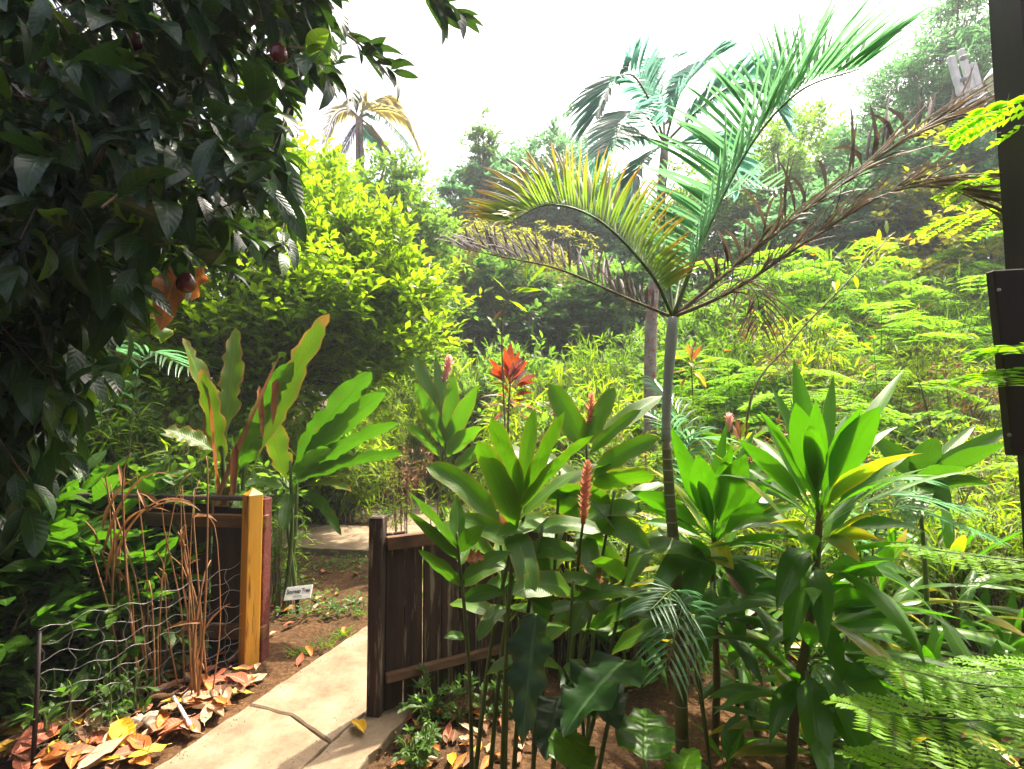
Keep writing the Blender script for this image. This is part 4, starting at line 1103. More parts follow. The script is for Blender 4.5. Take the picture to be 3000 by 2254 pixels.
for (px, py, n_, L_2, lo_, hi_) in ((2402, 1510, 12, .58, .35, 1.2), (2394, 1640, 11, .55, -.1, .8), (2388, 1780, 11, .52, -.2, .7), (2376, 1920, 10, .5, -.2, .6), (2350, 2040, 8, .45, -.2, .6)):
    rosette(ti, P(px, py, 2.15), n_, L_2, .075, rng, ['ti_leaf', 'ti_leaf', 'ti_leaf', 'ti_leaf', 'ti_leaf_aged'], lo_, hi_)

# second ti plant, shorter with yellowing leaves
Y_ = 2.45
tb = on_ground(*P(2092, 2120, Y_)[:2])
ti2 = thing('ti_plant', 'shorter green ti plant with yellowing drooping leaves beside the young palm', 'plant', tb)
stalk(ti2, [tb - UP * .05, P(2100, 1950, Y_), P(2088, 1750, Y_), P(2092, 1580, Y_)], .018, .012)
T = Y_
px_leaves(ti2, [
    (2090, 1580, T, 1845, 1440, 2.30, .085, .12), (2088, 1570, T, 1985, 1320, 2.30, .09, .05), (2088, 1570, T, 1960, 1240, 2.5, .07, .02),
    (2092, 1570, T, 2130, 1235, 2.45, .09, .02), (2090, 1580, T, 2045, 1330, 2.15, .11, .05), (2094, 1580, T, 2185, 1330, 2.15, .12, .06),
    (2096, 1580, T, 2265, 1400, 2.3, .09, .08), (2096, 1590, T, 2340, 1485, 2.3, .08, .14), (2096, 1590, T, 2250, 1475, 2.2, .075, .10),
    (2094, 1575, T, 2240, 1330, 2.6, .08, .04), (2086, 1580, T, 1925, 1370, 2.6, .07, .08), (2088, 1590, T, 1880, 1530, 2.6, .07, .12),
    (2070, 1610, T, 1925, 1690, 2.25, .085, .22, 'ti_leaf_yellow'), (2060, 1605, T, 2150, 1670, 2.2, .095, .20, 'ti_leaf_yellow', .5),
    (2100, 1640, T, 2215, 1780, 2.2, .05, .05, 'dry_sheath'), (2088, 1630, T, 1895, 1790, 2.1, .085, .38), (2094, 1630, T, 2010, 1830, 2.1, .11, .35),
    (2096, 1630, T, 2210, 1760, 2.2, .10, .4), (2098, 1650, T, 2290, 1770, 2.3, .075, .5), (2090, 1700, T, 2060, 1960, 2.2, .09, .3), (2096, 1680, T, 2180, 1920, 2.25, .09, .4)], rng, fold=.16, n=11)
for (px, py, n_, L_2, lo_, hi_) in ((2092, 1585, 12, .52, .2, 1.2), (2090, 1680, 10, .48, -.2, .7), (2096, 1800, 9, .42, -.2, .6)):
    rosette(ti2, P(px, py, 2.45), n_, L_2, .068, rng, ['ti_leaf', 'ti_leaf', 'ti_leaf', 'ti_leaf_aged'], lo_, hi_)

# small ti plants on the shaded ground
def small_ti(px, py, label, L=.3, n=9, h=.12, mat='ti_leaf', W=.07, group=None, seed=1, hi=1.3):
    r = np.random.default_rng(seed)
    b_ = G(px, py); b_[2] = float(hz(b_[0], b_[1]))
    t_ = thing('ti_seedling', label, 'plant', b_, group)
    stalk(t_, [b_ - UP * .03, b_ + UP * h * .5 + r.normal(0, .01, 3), b_ + UP * h], .012, .009, 'green_stem', n=5)
    rosette(t_, b_ + UP * h, n, L, W, r, mat, .1, hi)
    return t_
small_ti(2160, 2110, 'small green ti seedling between the two tall ti plants', .22, 10, .26, W=.055, seed=2)
small_ti(2250, 2060, 'thin young ti seedling with narrow leaves behind the cane', .22, 9, .18, W=.05, seed=3)
small_ti(2930, 2225, 'broad leaved ti shoot under the feathery leaf sprays', .42, 9, .14, W=.13, seed=4, mat='broad_leaf')
small_ti(2780, 2250, 'low arching ti shoot at the foot of the tall ti plant', .36, 9, .06, W=.09, seed=5)
small_ti(2130, 2290, 'bright leaf shoot growing beside the palm foot', .30, 6, .04, W=.10, seed=6, mat='taro_leaf_lit')
small_ti(2620, 1990, 'dark spreading ti seedling on the shaded bank', .40, 10, .12, W=.07, seed=7)
small_ti(2760, 1840, 'leafy ti shoot filling the bank right of the tall ti plant', .42, 12, .22, W=.085, seed=9)
small_ti(2540, 2150, 'low green ti shoot between cane and feathery sprays', .36, 11, .12, W=.09, seed=10)
small_ti(2960, 2060, 'dense ti shoot close under the feathery sprays', .40, 11, .16, W=.085, seed=11)
small_ti(2400, 2200, 'short ti shoot right at the cane of the tall ti plant', .30, 10, .08, W=.08, seed=12)
small_ti(1820, 2010, 'narrow leaved ti shoot left of the palm stem', .30, 10, .25, W=.06, seed=13)
small_ti(2880, 1960, 'long narrow leaved ti seedling under the bank', .38, 10, .12, W=.06, seed=8)

def strap_plant(px, py, h, whorls, L, W, label, seed, mat='ti_leaf'):
    r = np.random.default_rng(seed); b_ = G(px, py); b_[2] = float(hz(b_[0], b_[1]))
    t_ = thing('ti_plant', label, 'plant', b_)
    lean = np.array([r.normal(0, .06), r.normal(0, .06), 0])
    stalk(t_, [b_ - UP * .04, b_ + lean * .4 + UP * h * .5, b_ + lean + UP * h], .016, .010)
    for k_ in range(whorls):
        f = 1 - k_ / max(1, whorls) * .75
        rosette(t_, b_ + lean * f + UP * h * f, 11, L * r.uniform(.9, 1.1), W, r, [mat, mat, mat, 'ti_leaf_aged'], -.15 if k_ else .1, 1.15 if k_ == 0 else .6)
    return t_
strap_plant(2600, 2080, .55, 3, .5, .07, 'bushy ti plant of arching strap leaves right of the tall ti plant', 71)
strap_plant(2830, 2010, .62, 3, .5, .065, 'bushy ti plant of arching strap leaves below the light green clump', 72)
strap_plant(2220, 2150, .5, 3, .42, .06, 'leafy ti plant squeezed between the two tall ti plants', 73)
strap_plant(2720, 2290, .28, 2, .46, .075, 'low ti plant with long arching leaves under the feathery sprays', 74)
strap_plant(2460, 2320, .22, 2, .42, .07, 'low ti plant arching over the bed edge by the cane foot', 75)
strap_plant(1870, 1990, .55, 3, .40, .06, 'slim ti plant in the shade between ginger and palm stem', 76)

# leafy clump before the board
Yc = 2.75
cb = on_ground(*P(2690, 1700, Yc)[:2])
cl = thing('ginger_clump', 'light green broad leaved clump below the brown board', 'plant', cb)
cc_ = P(2690, 1420, Yc)
stalk(cl, [cb - UP * .05, (cb + cc_) / 2 + [.03, 0, 0], cc_], .014, .009, 'green_stem')
px_leaves(cl, [(2690, 1420, Yc, 2965, 1255, 2.6, .085, .06), (2692, 1425, Yc, 2955, 1300, 2.5, .10, .08), (2690, 1415, Yc, 2745, 1280, 2.7, .12, .05), (2690, 1415, Yc, 2860, 1245, 2.85, .06, .04),
               (2688, 1430, Yc, 2830, 1370, 2.4, .11, .12), (2688, 1430, Yc, 2665, 1560, 2.4, .14, .30), (2688, 1430, Yc, 2780, 1500, 2.45, .12, .25), (2686, 1420, Yc, 2540, 1390, 2.8, .09, .2), (2690, 1440, Yc, 2900, 1420, 2.55, .10, .2), (2690, 1410, Yc, 2560, 1280, 2.9, .09, .1)],
          rng, 'oval', 'broad_leaf', fold=.12)

# ================================================================== GINGERS (centre)
def flower_spike(parent, p0, p1, mat, r, rng, n=46, name='flower_spike'):
    p0, p1 = np.asarray(p0), np.asarray(p1); ax = nrm(p1 - p0); L = np.linalg.norm(p1 - p0)
    k = MB(); k.tube([p0, p0 + ax * L * .5, p1], [r * .35, r * .3, r * .1], 6)
    t = np.linspace(0.02, .98, n); th = np.arange(n) * 2.399
    a = nrm(np.cross(ax, [0.3, 1, .1])); b_ = np.cross(ax, a)
    rad = np.cos(th)[:, None] * a + np.sin(th)[:, None] * b_
    env = np.sin(math.pi * (.15 + .78 * t)) ** .6
    scatter(k, tmpl_blade('oval', .55, 4, 3, -.1, .2), p0 + ax * (L * t)[:, None], nrm(rad * .75 + ax * .75), rad * -.6 + ax, r * 1.7 * env * rng.uniform(.8, 1.2, n), rng=rng)
    return k.build(name, M[mat], parent)

rng = np.random.default_rng(404)
Yg_ = 2.15
gb = on_ground(*P(1440, 2180, Yg_)[:2])
gi = thing('ginger_plant', 'clump of tall gingers with broad leaves before the plank fence', 'plant', gb)
for (x0, y0, x1, y1, dy) in ((1385, 2190, 1530, 1470, 0), (1430, 2200, 1545, 1450, .05), (1500, 2150, 1590, 1540, -.05), (1470, 2180, 1500, 1620, -.1)):
    stalk(gi, [P(x0, y0, Yg_) * [1, 1, 0], P((x0 * .6 + x1 * .4), (y0 * .55 + y1 * .45), Yg_ + dy), P(x1, y1, Yg_ + dy)], .011, .007, 'green_stem')
T = Yg_
px_leaves(gi, [(1520, 1490, T, 1440, 1225, 2.1, .11, .06), (1525, 1470, T, 1568, 1195, 2.15, .085, .0, 'ginger_leaf', 0.), (1535, 1470, T, 1655, 1205, 2.0, .075, .04), (1515, 1560, T, 1400, 1290, 2.0, .10, .10),
               (1520, 1500, T, 1740, 1275, 1.95, .085, .10), (1525, 1520, T, 1700, 1380, 2.2, .09, .1), (1510, 1600, T, 1340, 1520, 2.2, .085, .15), (1500, 1560, T, 1560, 1750, 1.95, .10, .25),
               (1540, 1620, T, 1690, 1640, 2.0, .08, .25), (1500, 1680, T, 1620, 1760, 2.0, .08, .3), (1490, 1650, T, 1360, 1720, 2.05, .07, .3), (1560, 1560, T, 1760, 1560, 2.1, .10, .2),
               (1570, 1600, T, 1590, 1840, 2.05, .09, .2), (1470, 1730, T, 1620, 1790, 2.0, .06, .3), (1480, 1780, T, 1400, 1880, 2.0, .06, .3)],
          rng, 'oblong', 'ginger_leaf', fold=.10)

Y5 = 2.45
gb = on_ground(*P(1690, 2080, Y5)[:2])
gi2 = thing('ginger_plant', 'flowering ginger with salmon flower spikes left of the young palm', 'plant', gb)
for (x0, y0, x1, y1, dy) in ((1680, 2080, 1720, 1290, .1), (1650, 2060, 1700, 1500, 0), (1720, 2060, 1740, 1420, .15)):
    stalk(gi2, [P(x0, y0, Y5) * [1, 1, 0], P((x0 + x1) / 2 + 10, (y0 * .55 + y1 * .45), Y5 + dy), P(x1, y1, Y5 + dy)], .011, .007, 'green_stem')
T = Y5
px_leaves(gi2, [(1715, 1320, T, 1610, 1125, 2.5, .11, .06), (1722, 1300, T, 1800, 1135, 2.5, .10, .03), (1730, 1320, T, 1940, 1160, 2.6, .10, .08), (1725, 1330, T, 1880, 1200, 2.3, .07, .04),
                (1735, 1400, T, 1930, 1285, 2.3, .10, .12), (1730, 1440, T, 1920, 1400, 2.25, .10, .16), (1720, 1450, T, 1580, 1330, 2.6, .09, .1), (1705, 1540, T, 1905, 1610, 2.2, .10, .28),
                (1705, 1520, T, 1880, 1500, 2.3, .09, .2), (1700, 1530, T, 1600, 1440, 2.2, .10, .15), (1700, 1560, T, 1740, 1700, 2.2, .09, .3), (1705, 1600, T, 1840, 1700, 2.4, .08, .3), (1698, 1600, T, 1590, 1700, 2.4, .09, .3)],
          rng, 'oblong', 'ginger_leaf', fold=.10)
flower_spike(gi2, P(1708, 1535, 2.0), P(1722, 1350, 1.98), 'orange_flower', .026, rng, 70)
stalk(gi2, [P(1690, 1700, 2.3), P(1700, 1600, 2.1), P(1708, 1530, 2.0)], .007, .005, 'green_stem')
flower_spike(gi2, P(1722, 1285, 2.5), P(1735, 1150, 2.5), 'orange_flower', .026, rng, 46)
px_leaves(gi2, [(1690, 1640, T, 1785, 1760, 2.2, .05, .2, 'dry_curl')], rng, 'oval', 'dry_curl', wave=.3)

Y6 = 2.02
gb = on_ground(*P(1385, 2200, Y6)[:2])
gi3 = thing('ginger_plant', 'young ginger shoot with upright bright leaves in front of the plank fence', 'plant', gb)
stalk(gi3, [gb - UP * .03, P(1378, 2050, Y6), P(1362, 1800, Y6), P(1345, 1640, Y6), P(1338, 1560, Y6)], .009, .005, 'green_stem')
T = Y6
px_leaves(gi3, [(1340, 1610, T, 1195, 1440, 1.95, .070, .03), (1342, 1640, T, 1195, 1500, 1.9, .045, .03), (1340, 1590, T, 1338, 1455, 2.1, .055, .0, 'broad_leaf', 0.), (1342, 1620, T, 1415, 1540, 2.0, .065, .08),
                (1350, 1720, T, 1225, 1612, 1.95, .062, .06), (1350, 1700, T, 1500, 1620, 2.0, .055, .16), (1362, 1870, T, 1300, 1870, 1.98, .035, .2), (1355, 1760, T, 1480, 1740, 2.0, .055, .2), (1345, 1660, T, 1395, 1560, 2.15, .05, .05)],
          rng, 'oval', 'broad_leaf', fold=.10)
px_leaves(gi3, [(1362, 1640, T, 1420, 1640, 2.0, .05, .2, 'dry_curl')], rng, 'oval', 'dry_curl', wave=.3)

# dead folded leaf lying over the fence top, belongs to the ginger clump
px_leaves(gi, [(1530, 1560, 2.3, 1360, 1565, 2.25, .07, .22, 'dry_curl'), (1450, 1530, 2.3, 1440, 1475, 2.3, .03, .0, 'dry_curl')], rng, 'oval', 'dry_curl', wave=.25)

def stem_leaves(parent, pts, n, L, W, mat, r, shape='oval', lo=.35):
    c = spline([np.asarray(q) for q in pts], 20)
    for i, t in enumerate(np.linspace(lo, .98, n)):
        q = c[int(t * 19)]; a = i * 2.6 + r.normal(0, .4); e = r.uniform(-.1, .7)
        l = L * r.uniform(.7, 1.15)
        big_leaf(parent, q, q + np.array([math.cos(a) * math.cos(e), math.sin(a) * math.cos(e) * .7, math.sin(e)]) * l - UP * .05, W * r.uniform(.8, 1.2), mat, r, r.uniform(.1, .35), r.normal(0, .3), shape, face=r.uniform(.1, .6))
r_ = np.random.default_rng(4141)
for (x0, y0, x1, y1, Y) in ((1560, 2150, 1640, 1380, 2.3), (1480, 2150, 1460, 1500, 2.25), (1620, 2120, 1800, 1440, 2.35), (1700, 2120, 1850, 1560, 2.3), (1600, 2180, 1680, 1700, 2.1)):
    q0 = P(x0, y0, Y) * [1, 1, 0]; q1 = P(x1, y1, Y)
    stalk(gi, [q0, (q0 + q1) / 2 + [.02, 0, 0], q1], .010, .006, 'green_stem')
    stem_leaves(gi, [q0, (q0 + q1) / 2 + [.02, 0, 0], q1], 7, .40, .10, 'ginger_leaf', r_, 'oblong', .52)

# taro / elephant ear leaves low in front
rng = np.random.default_rng(505)
def taro(px, py, Y, rows, label, seed):
    b_ = on_ground(*P(px, py, Y)[:2]); t_ = thing('elephant_ear', label, 'plant', b_)
    r = np.random.default_rng(seed)
    for (bx, by, bY, tx, ty, tY, W, arch, mat, roll) in rows:
        B, T_ = P(bx, by, bY), P(tx, ty, tY)
        stalk(t_, [b_ - UP * .03, (b_ + B) / 2 + UP * .04, B], .010, .006, 'green_stem', 'leaf_stalk', 8)
        big_leaf(t_, B, T_, W, mat, r, arch, roll, 'heart', fold=.08, wave=.12, wfreq=3.5, n=18, rag=.05)
    return t_
taro(1720, 2150, 2.0, [(1830, 1935, 1.98, 1650, 2160, 1.72, .30, .12, 'taro_leaf_shaded', .25), (1700, 1990, 2.1, 1810, 2140, 1.8, .26, .2, 'taro_leaf_shaded', -.2), (1640, 2040, 2.1, 1600, 2230, 1.85, .24, .15, 'taro_leaf_shaded', .2)], 'dark glossy elephant ear plant with drooping quilted leaves', 61)
taro(1560, 2254, 1.95, [(1570, 1800, 1.9, 1530, 2190, 1.72, .19, .02, 'taro_leaf_shaded', .5)], 'tall dark elephant ear leaf hanging upright before the fence', 62)
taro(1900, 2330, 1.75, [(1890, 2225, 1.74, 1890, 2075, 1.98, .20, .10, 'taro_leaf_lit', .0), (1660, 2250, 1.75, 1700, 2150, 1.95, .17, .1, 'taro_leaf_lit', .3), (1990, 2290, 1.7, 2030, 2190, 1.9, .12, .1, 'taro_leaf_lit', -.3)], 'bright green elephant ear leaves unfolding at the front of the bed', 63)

# ================================================================== BROAD BANANA-LIKE LEAVES (left of the gate)
rng = np.random.default_rng(606)
Y7 = 3.75
hb = on_ground(*P(690, 1800, Y7)[:2])
he = thing('heliconia', 'heliconia clump with torn paddle leaves and dry sheaths behind the yellow post', 'plant', hb)
for (x1, y1, dy) in ((650, 1300, -.05), (690, 1330, .1), (720, 1320, 0), (640, 1250, .15), (700, 1420, -.1)):
    stalk(he, [hb - UP * .03 + [rng.normal(0, .06), rng.normal(0, .05), 0], P((690 + x1) / 2, 1550, Y7 + dy), P(x1, y1, Y7 + dy)], .022, .012, 'green_stem')
T = Y7
px_leaves(he, [(660, 1320, T, 535, 990, 3.6, .15, .06, 'broad_leaf_tattered', -.3), (660, 1300, T, 690, 960, 3.9, .15, .02, 'broad_leaf_tattered', .5), (640, 1330, T, 480, 1260, 3.6, .14, .12), (720, 1300, T, 860, 1060, 3.6, .14, .08, 'broad_leaf', -.5),
               (740, 1380, T, 965, 920, 3.7, .17, .12, 'broad_leaf_tattered', -.6), (690, 1400, T, 760, 1240, 3.5, .16, .1, 'broad_leaf', -.4), (700, 1440, T, 700, 1560, 3.4, .10, .35, 'broad_leaf', .0), (660, 1400, T, 590, 1080, 3.5, .13, .05, 'broad_leaf_tattered', -.2)],
          rng, 'paddle', 'broad_leaf_tattered', fold=.14, wave=.10, wfreq=4, n=22, rag=.5)
px_leaves(he, [(640, 1500, 3.6, 600, 1080, 3.55, .05, .02, 'dry_curl'), (600, 1560, 3.5, 820, 1040, 3.5, .035, .04, 'dry_sheath'), (680, 1420, 3.5, 640, 1560, 3.45, .04, .1, 'dry_sheath'), (690, 1300, 3.5, 680, 1480, 3.4, .04, -.1, 'dry_curl'), (760, 1130, 3.6, 770, 1290, 3.5, .035, -.06, 'dry_curl'), (810, 1110, 3.6, 800, 1250, 3.55, .04, .0, 'dry_curl')], rng, 'strip', 'dry_sheath', wave=.2, fold=.3)

Y8 = 4.1
hb = on_ground(*P(860, 1760, Y8)[:2])
he2 = thing('heliconia', 'broad leaved heliconia with wide spreading leaves over the gate opening', 'plant', hb)
for (x1, y1, dy) in ((830, 1400, 0), (870, 1400, .1), (850, 1350, -.1)):
    stalk(he2, [hb - UP * .03 + [rng.normal(0, .05), 0, 0], P((860 + x1) / 2, 1560, Y8 + dy), P(x1, y1, Y8 + dy)], .018, .010, 'green_stem')
px_leaves(he2, [(840, 1400, Y8, 1090, 1090, 3.95, .19, .10, 'broad_leaf', -.7), (850, 1400, Y8, 1130, 1150, 3.8, .16, .10, 'broad_leaf', -.5), (850, 1420, Y8, 1170, 1240, 3.9, .12, .12), (840, 1420, Y8, 785, 1220, 3.85, .17, .08, 'broad_leaf_tattered', .3),
                (860, 1420, Y8, 1180, 1330, 3.9, .11, .12, 'broad_leaf'), (860, 1440, Y8, 1030, 1440, 3.7, .10, .16, 'broad_leaf_tattered'), (860, 1430, Y8, 960, 1310, 3.7, .16, .1), (850, 1440, Y8, 720, 1420, 3.8, .12, .2), (855, 1440, Y8, 830, 1560, 3.7, .10, .3), (870, 1450, Y8, 1000, 1570, 3.75, .09, .3, 'broad_leaf')],
          rng, 'paddle', 'broad_leaf', fold=.13, wave=.08, wfreq=4, n=22, rag=.45)

Y9 = 5.6
hb = on_ground(*P(1290, 1560, Y9)[:2])
he3 = thing('ginger_plant', 'upright ginger with a pink bract among the bamboo-leaved shrubs', 'plant', hb)
for (x1, y1) in ((1290, 1260), (1310, 1240), (1330, 1280)):
    stalk(he3, [hb - UP * .03, P((1290 + x1) / 2, 1450, Y9), P(x1, y1, Y9)], .016, .010, 'green_stem')
px_leaves(he3, [(1300, 1280, Y9, 1210, 1040, 5.5, .20, .03), (1300, 1310, Y9, 1215, 1120, 5.3, .17, .05), (1305, 1290, Y9, 1275, 1040, 5.7, .16, .02), (1315, 1300, Y9, 1330, 1100, 5.5, .17, .0), (1310, 1320, Y9, 1400, 1130, 5.4, .2, .05), (1310, 1340, Y9, 1410, 1250, 5.3, .2, .1), (1290, 1340, Y9, 1180, 1240, 5.4, .16, .1), (1330, 1400, Y9, 1440, 1290, 5.2, .22, .1)],
          rng, 'oval', 'ginger_leaf', fold=.12)
flower_spike(he3, P(1300, 1120, 5.45), P(1318, 1045, 5.45), 'pink_flower', .06, rng, 30, 'flower')

# red cordyline
Yr = 6.0
rb_ = on_ground(*P(1490, 1420, Yr)[:2])
rc = thing('red_cordyline', 'red and orange leaved cordyline standing above the green shrubs', 'plant', rb_)
stalk(rc, [rb_ - UP * .03, P(1488, 1280, Yr), P(1495, 1120, Yr)], .016, .011)
px_leaves(rc, [(1492, 1120, Yr, 1478, 1020, 5.9, 0.086, .0, 'red_leaf', .1), (1494, 1120, Yr, 1495, 1005, 6.1, 0.094, .0, 'red_leaf', .1), (1496, 1120, Yr, 1520, 1030, 6.0, 0.072, .02, 'red_leaf'), (1490, 1125, Yr, 1432, 1050, 5.9, 0.058, .06), (1490, 1130, Yr, 1436, 1080, 5.8, 0.072, .08),
               (1498, 1125, Yr, 1550, 1055, 5.9, 0.072, .06), (1500, 1130, Yr, 1545, 1085, 6.1, 0.086, .08, 'maroon_leaf'), (1500, 1135, Yr, 1580, 1100, 5.9, 0.072, .14, 'maroon_leaf'), (1498, 1140, Yr, 1570, 1120, 5.8, 0.043, .14, 'red_leaf'), (1490, 1135, Yr, 1440, 1125, 5.8, 0.050, .1, 'red_leaf'),
               (1492, 1120, Yr, 1505, 1060, 5.75, 0.058, .0, 'maroon_leaf'), (1494, 1170, Yr, 1560, 1150, 5.8, 0.043, .15, 'red_leaf'), (1492, 1180, Yr, 1545, 1180, 5.8, 0.043, .2, 'red_leaf'), (1492, 1180, Yr, 1450, 1190, 5.8, 0.043, .2, 'litter_orange'), (1492, 1190, Yr, 1510, 1195, 5.6, 0.072, .2, 'litter_yellow')], rng, 'lance', 'red_leaf', fold=.15)
for (py_, n_, lo_, hi_) in ((1120, 13, .2, 1.25), (1165, 8, -.3, .5), (1195, 6, -.4, .3)):
    rosette(rc, P(1493, py_, Yr), n_, .36, .06, rng, ['red_leaf', 'maroon_leaf', 'maroon_leaf', 'red_leaf', 'maroon_leaf', 'ti_leaf_aged'], lo_, hi_)
# orange tipped croton near the second palm
for (px, py, Y, lab) in ((2025, 1060, 6.2, 'yellow and orange croton right of the second palm trunk'), (2170, 1300, 3.7, 'dry yellow and rust leaved plant behind the shorter ti plant')):
    b_ = on_ground(*P(px, py, Y)[:2]); t_ = thing('croton', lab, 'plant', b_)
    c = P(px, py, Y); stalk(t_, [b_ - UP * .03, (b_ + c) / 2 + [.02, 0, 0], c], .012, .008)
    rosette(t_, c, 14, .05 * Y, .011 * Y, rng, ['lance_leaf', 'dry_curl', 'litter_yellow', 'dry_sheath', 'ti_leaf_aged'], -.9, 1.3, wave=.15)
# pink ginger torch bloom
b_ = on_ground(*P(2135, 1500, 3.2)[:2]); t_ = thing('torch_ginger', 'single pink ginger bloom on a stem behind the ti plants', 'flower', b_)
stalk(t_, [b_ - UP * .03, P(2138, 1350, 3.2), P(2135, 1260, 3.2)], .009, .007, 'green_stem')
flower_spike(t_, P(2133, 1265, 3.2), P(2138, 1215, 3.2), 'pink_flower', .030, rng, 24, 'bloom')
for (bx, by, tx, ty) in ((2140, 1330, 2040, 1260), (2140, 1340, 2300, 1240), (2138, 1360, 2230, 1300)):
    big_leaf(t_, P(bx, by, 3.2), P(tx, ty, 3.1), .14, 'ginger_leaf', rng, .1, 0, 'oval')

# small palm fronds (areca seedlings)
def small_palm(px, py, Y, tips, label, ll, lw, mat='palm_leaf', nl=18, h=None):
    b_ = on_ground(*P(px, py, Y)[:2]) if h is None else P(px, py, Y)
    bb = on_ground(b_[0], b_[1])
    t_ = thing('palm_seedling', label, 'palm', bb)
    for (mx, my, mY, tx, ty, tY) in tips:
        frond(t_, [bb, bb + (P(mx, my, mY) - bb) * .5 + UP * .08, P(mx, my, mY), P(tx, ty, tY)], nl, ll, mat, rng, lw, True, .35, .45, .5, .006, lift=.15, start=.48, n=5)
    return t_
small_palm(2090, 2080, 2.1, [(2010, 1770, 2.0, 1955, 1960, 1.85), (1990, 1740, 2.05, 1900, 1790, 1.9)], 'palm seedling with an arching fan of narrow leaflets in the shade', .20, .011, nl=16)
small_palm(2480, 1760, 2.6, [(2550, 1470, 2.5, 2830, 1480, 2.4), (2560, 1440, 2.6, 2700, 1400, 2.6), (2600, 1500, 2.5, 2880, 1560, 2.5)], 'glossy arching palm seedling behind the tall ti plant', .24, .014, nl=18)
small_palm(2020, 1600, 3.0, [(2020, 1300, 3.0, 2100, 1340, 2.9), (1990, 1300, 3.0, 1880, 1190, 2.9), (2000, 1260, 3.1, 1920, 1120, 3.2)], 'spiky palm seedling around the stem of the young palm', .30, .015, nl=18)
small_palm(330, 1500, 4.2, [(290, 1050, 4.2, 330, 1020, 4.0), (420, 1050, 4.3, 560, 1080, 4.2)], 'shaded palm seedling under the fruit tree', .32, .02, nl=16)
# ================================================================== UNDERGROWTH
def variant_shrub(seed, H=1.3, nst=20, spread=.55, tw=9, k=7, leaf=.15, tm=LANCE, mat='lance_leaf', whorl=True, ang=.9, tl=.2, droop=.2, stem='twig', start=.3):
    r = np.random.default_rng(seed)
    a = r.uniform(0, 2 * math.pi, nst); rr = spread * np.sqrt(r.random(nst))
    b0 = np.stack([.12 * np.cos(a), .12 * np.sin(a), 0 * a - .05], 1)
    tp = np.stack([rr * np.cos(a), rr * np.sin(a), H * r.uniform(.65, 1.05, nst) * (1 - .25 * rr / spread)], 1)
    ms, ml = MB(), MB()
    BB, DD = [], []
    for i in range(nst):
        c = bez(b0[i], b0[i] * .3 + tp[i] * .3 + UP * H * .3, tp[i], 7)
        ms.tube(c, np.linspace(.008, .003, 7), 4, False)
        for t in r.uniform(start, 1, tw):
            f = t * 6; j = int(min(f, 5)); q = c[j] + (c[j + 1] - c[j]) * (f - j)
            BB.append(q); DD.append(nrm(c[j + 1] - c[j]) * .45 + r.normal(0, .75, 3))
    BB, DD = np.array(BB), nrm(np.array(DD))
    L = tl * r.uniform(.6, 1.3, len(BB))
    sticks(ms, BB, DD, L, .0022)
    p_, d_, u_ = twigs(r, BB, DD, L, k, ang, droop, whorl, .35)
    scatter(ml, tm, p_, d_, u_, leaf * r.uniform(.6, 1.25, len(p_)), rng=r)
    return [('stems', ms.mesh('stems', M[stem]), None), ('foliage', ml.mesh('foliage', M[mat]), 'stuff')]

def place(var, name, label, cat, loc, rz=0., scale=1., group=None, zs=1.0):
    t_ = thing(name, label, cat, loc, group, rz, scale)
    t_.scale = (scale, scale, scale * zs)
    for nme, me, kd in var: link(nme, me, t_, kd)
    return t_

def compound(ml, ms, r, pts, npair=9, plen=.13, nleaf=13, ll=.020, lw=.45, drop=.15, big=False):
    """feathery twice-divided leaf along pts"""
    rp = spline(pts, 16); ms.tube(rp, np.linspace(.0035, .0015, 16), 4, False)
    tan = nrm(np.gradient(rp, axis=0))
    PB, PD, PL = [], [], []
    for t in np.linspace(.12, 1, npair):
        f = t * 15; j = int(min(f, 14)); c = rp[j] + (rp[j + 1] - rp[j]) * (f - j); tg = tan[j]; sd = nrm(np.cross(tg, UP))
        for s_ in (-1, 1):
            d = nrm(sd * s_ + tg * .65 + r.normal(0, .06, 3) - UP * drop * .5); PB.append(c); PD.append(d); PL.append(plen * (math.sin(math.pi * (.2 + .72 * t)) ** .5) * r.uniform(.9, 1.1))
    PB, PD, PL = np.array(PB), np.array(PD), np.array(PL)
    sticks(ms, PB, PD, PL, .0011)
    tt = np.linspace(.08, 1, nleaf)
    pos = PB[:, None] + PD[:, None] * (PL[:, None] * tt[None])[..., None] - UP * (drop * PL[:, None] * tt[None] ** 2)[..., None]
    sd = nrm(np.cross(PD, UP))
    for s_ in (-1, 1):
        d = nrm(sd * s_ + PD * .35)[:, None] * np.ones((1, nleaf, 1))
        scatter(ml, tmpl_blade('oblong', lw, 3, 3, .05, .06) if big else tmpl_diamond(lw, .55, .05), pos.reshape(-1, 3), d.reshape(-1, 3) + r.normal(0, .06, (pos.shape[0] * nleaf, 3)), UP + r.normal(0, .15, (pos.shape[0] * nleaf, 3)), ll * r.uniform(.85, 1.15, pos.shape[0] * nleaf), rng=r)

def variant_fern(seed, H=1.2, n=16, mat='fern_leaf'):
    r = np.random.default_rng(seed); ms, ml = MB(), MB()
    for i in range(n):
        a = i * 2.399 + r.normal(0, .2); h = H * r.uniform(.35, 1.0); q = np.array([.18 * math.cos(a), .18 * math.sin(a), h]) * r.uniform(.6, 1.4)
        q[2] = h
        ms.tube(bez([0, 0, -.05], [q[0] * .3, q[1] * .3, h * .6], q, 5), [.01, .009, .008, .006, .004], 4, False)
        e = q + np.array([math.cos(a), math.sin(a), 0]) * r.uniform(.35, .6) + UP * r.uniform(-.12, .1)
        compound(ml, ms, r, [q, (q + e) / 2 + UP * .06, e], 8, .2, 10, .045, .36)
    return [('stems', ms.mesh('stems', M['green_stem']), None), ('foliage', ml.mesh('foliage', M[mat]), 'stuff')]

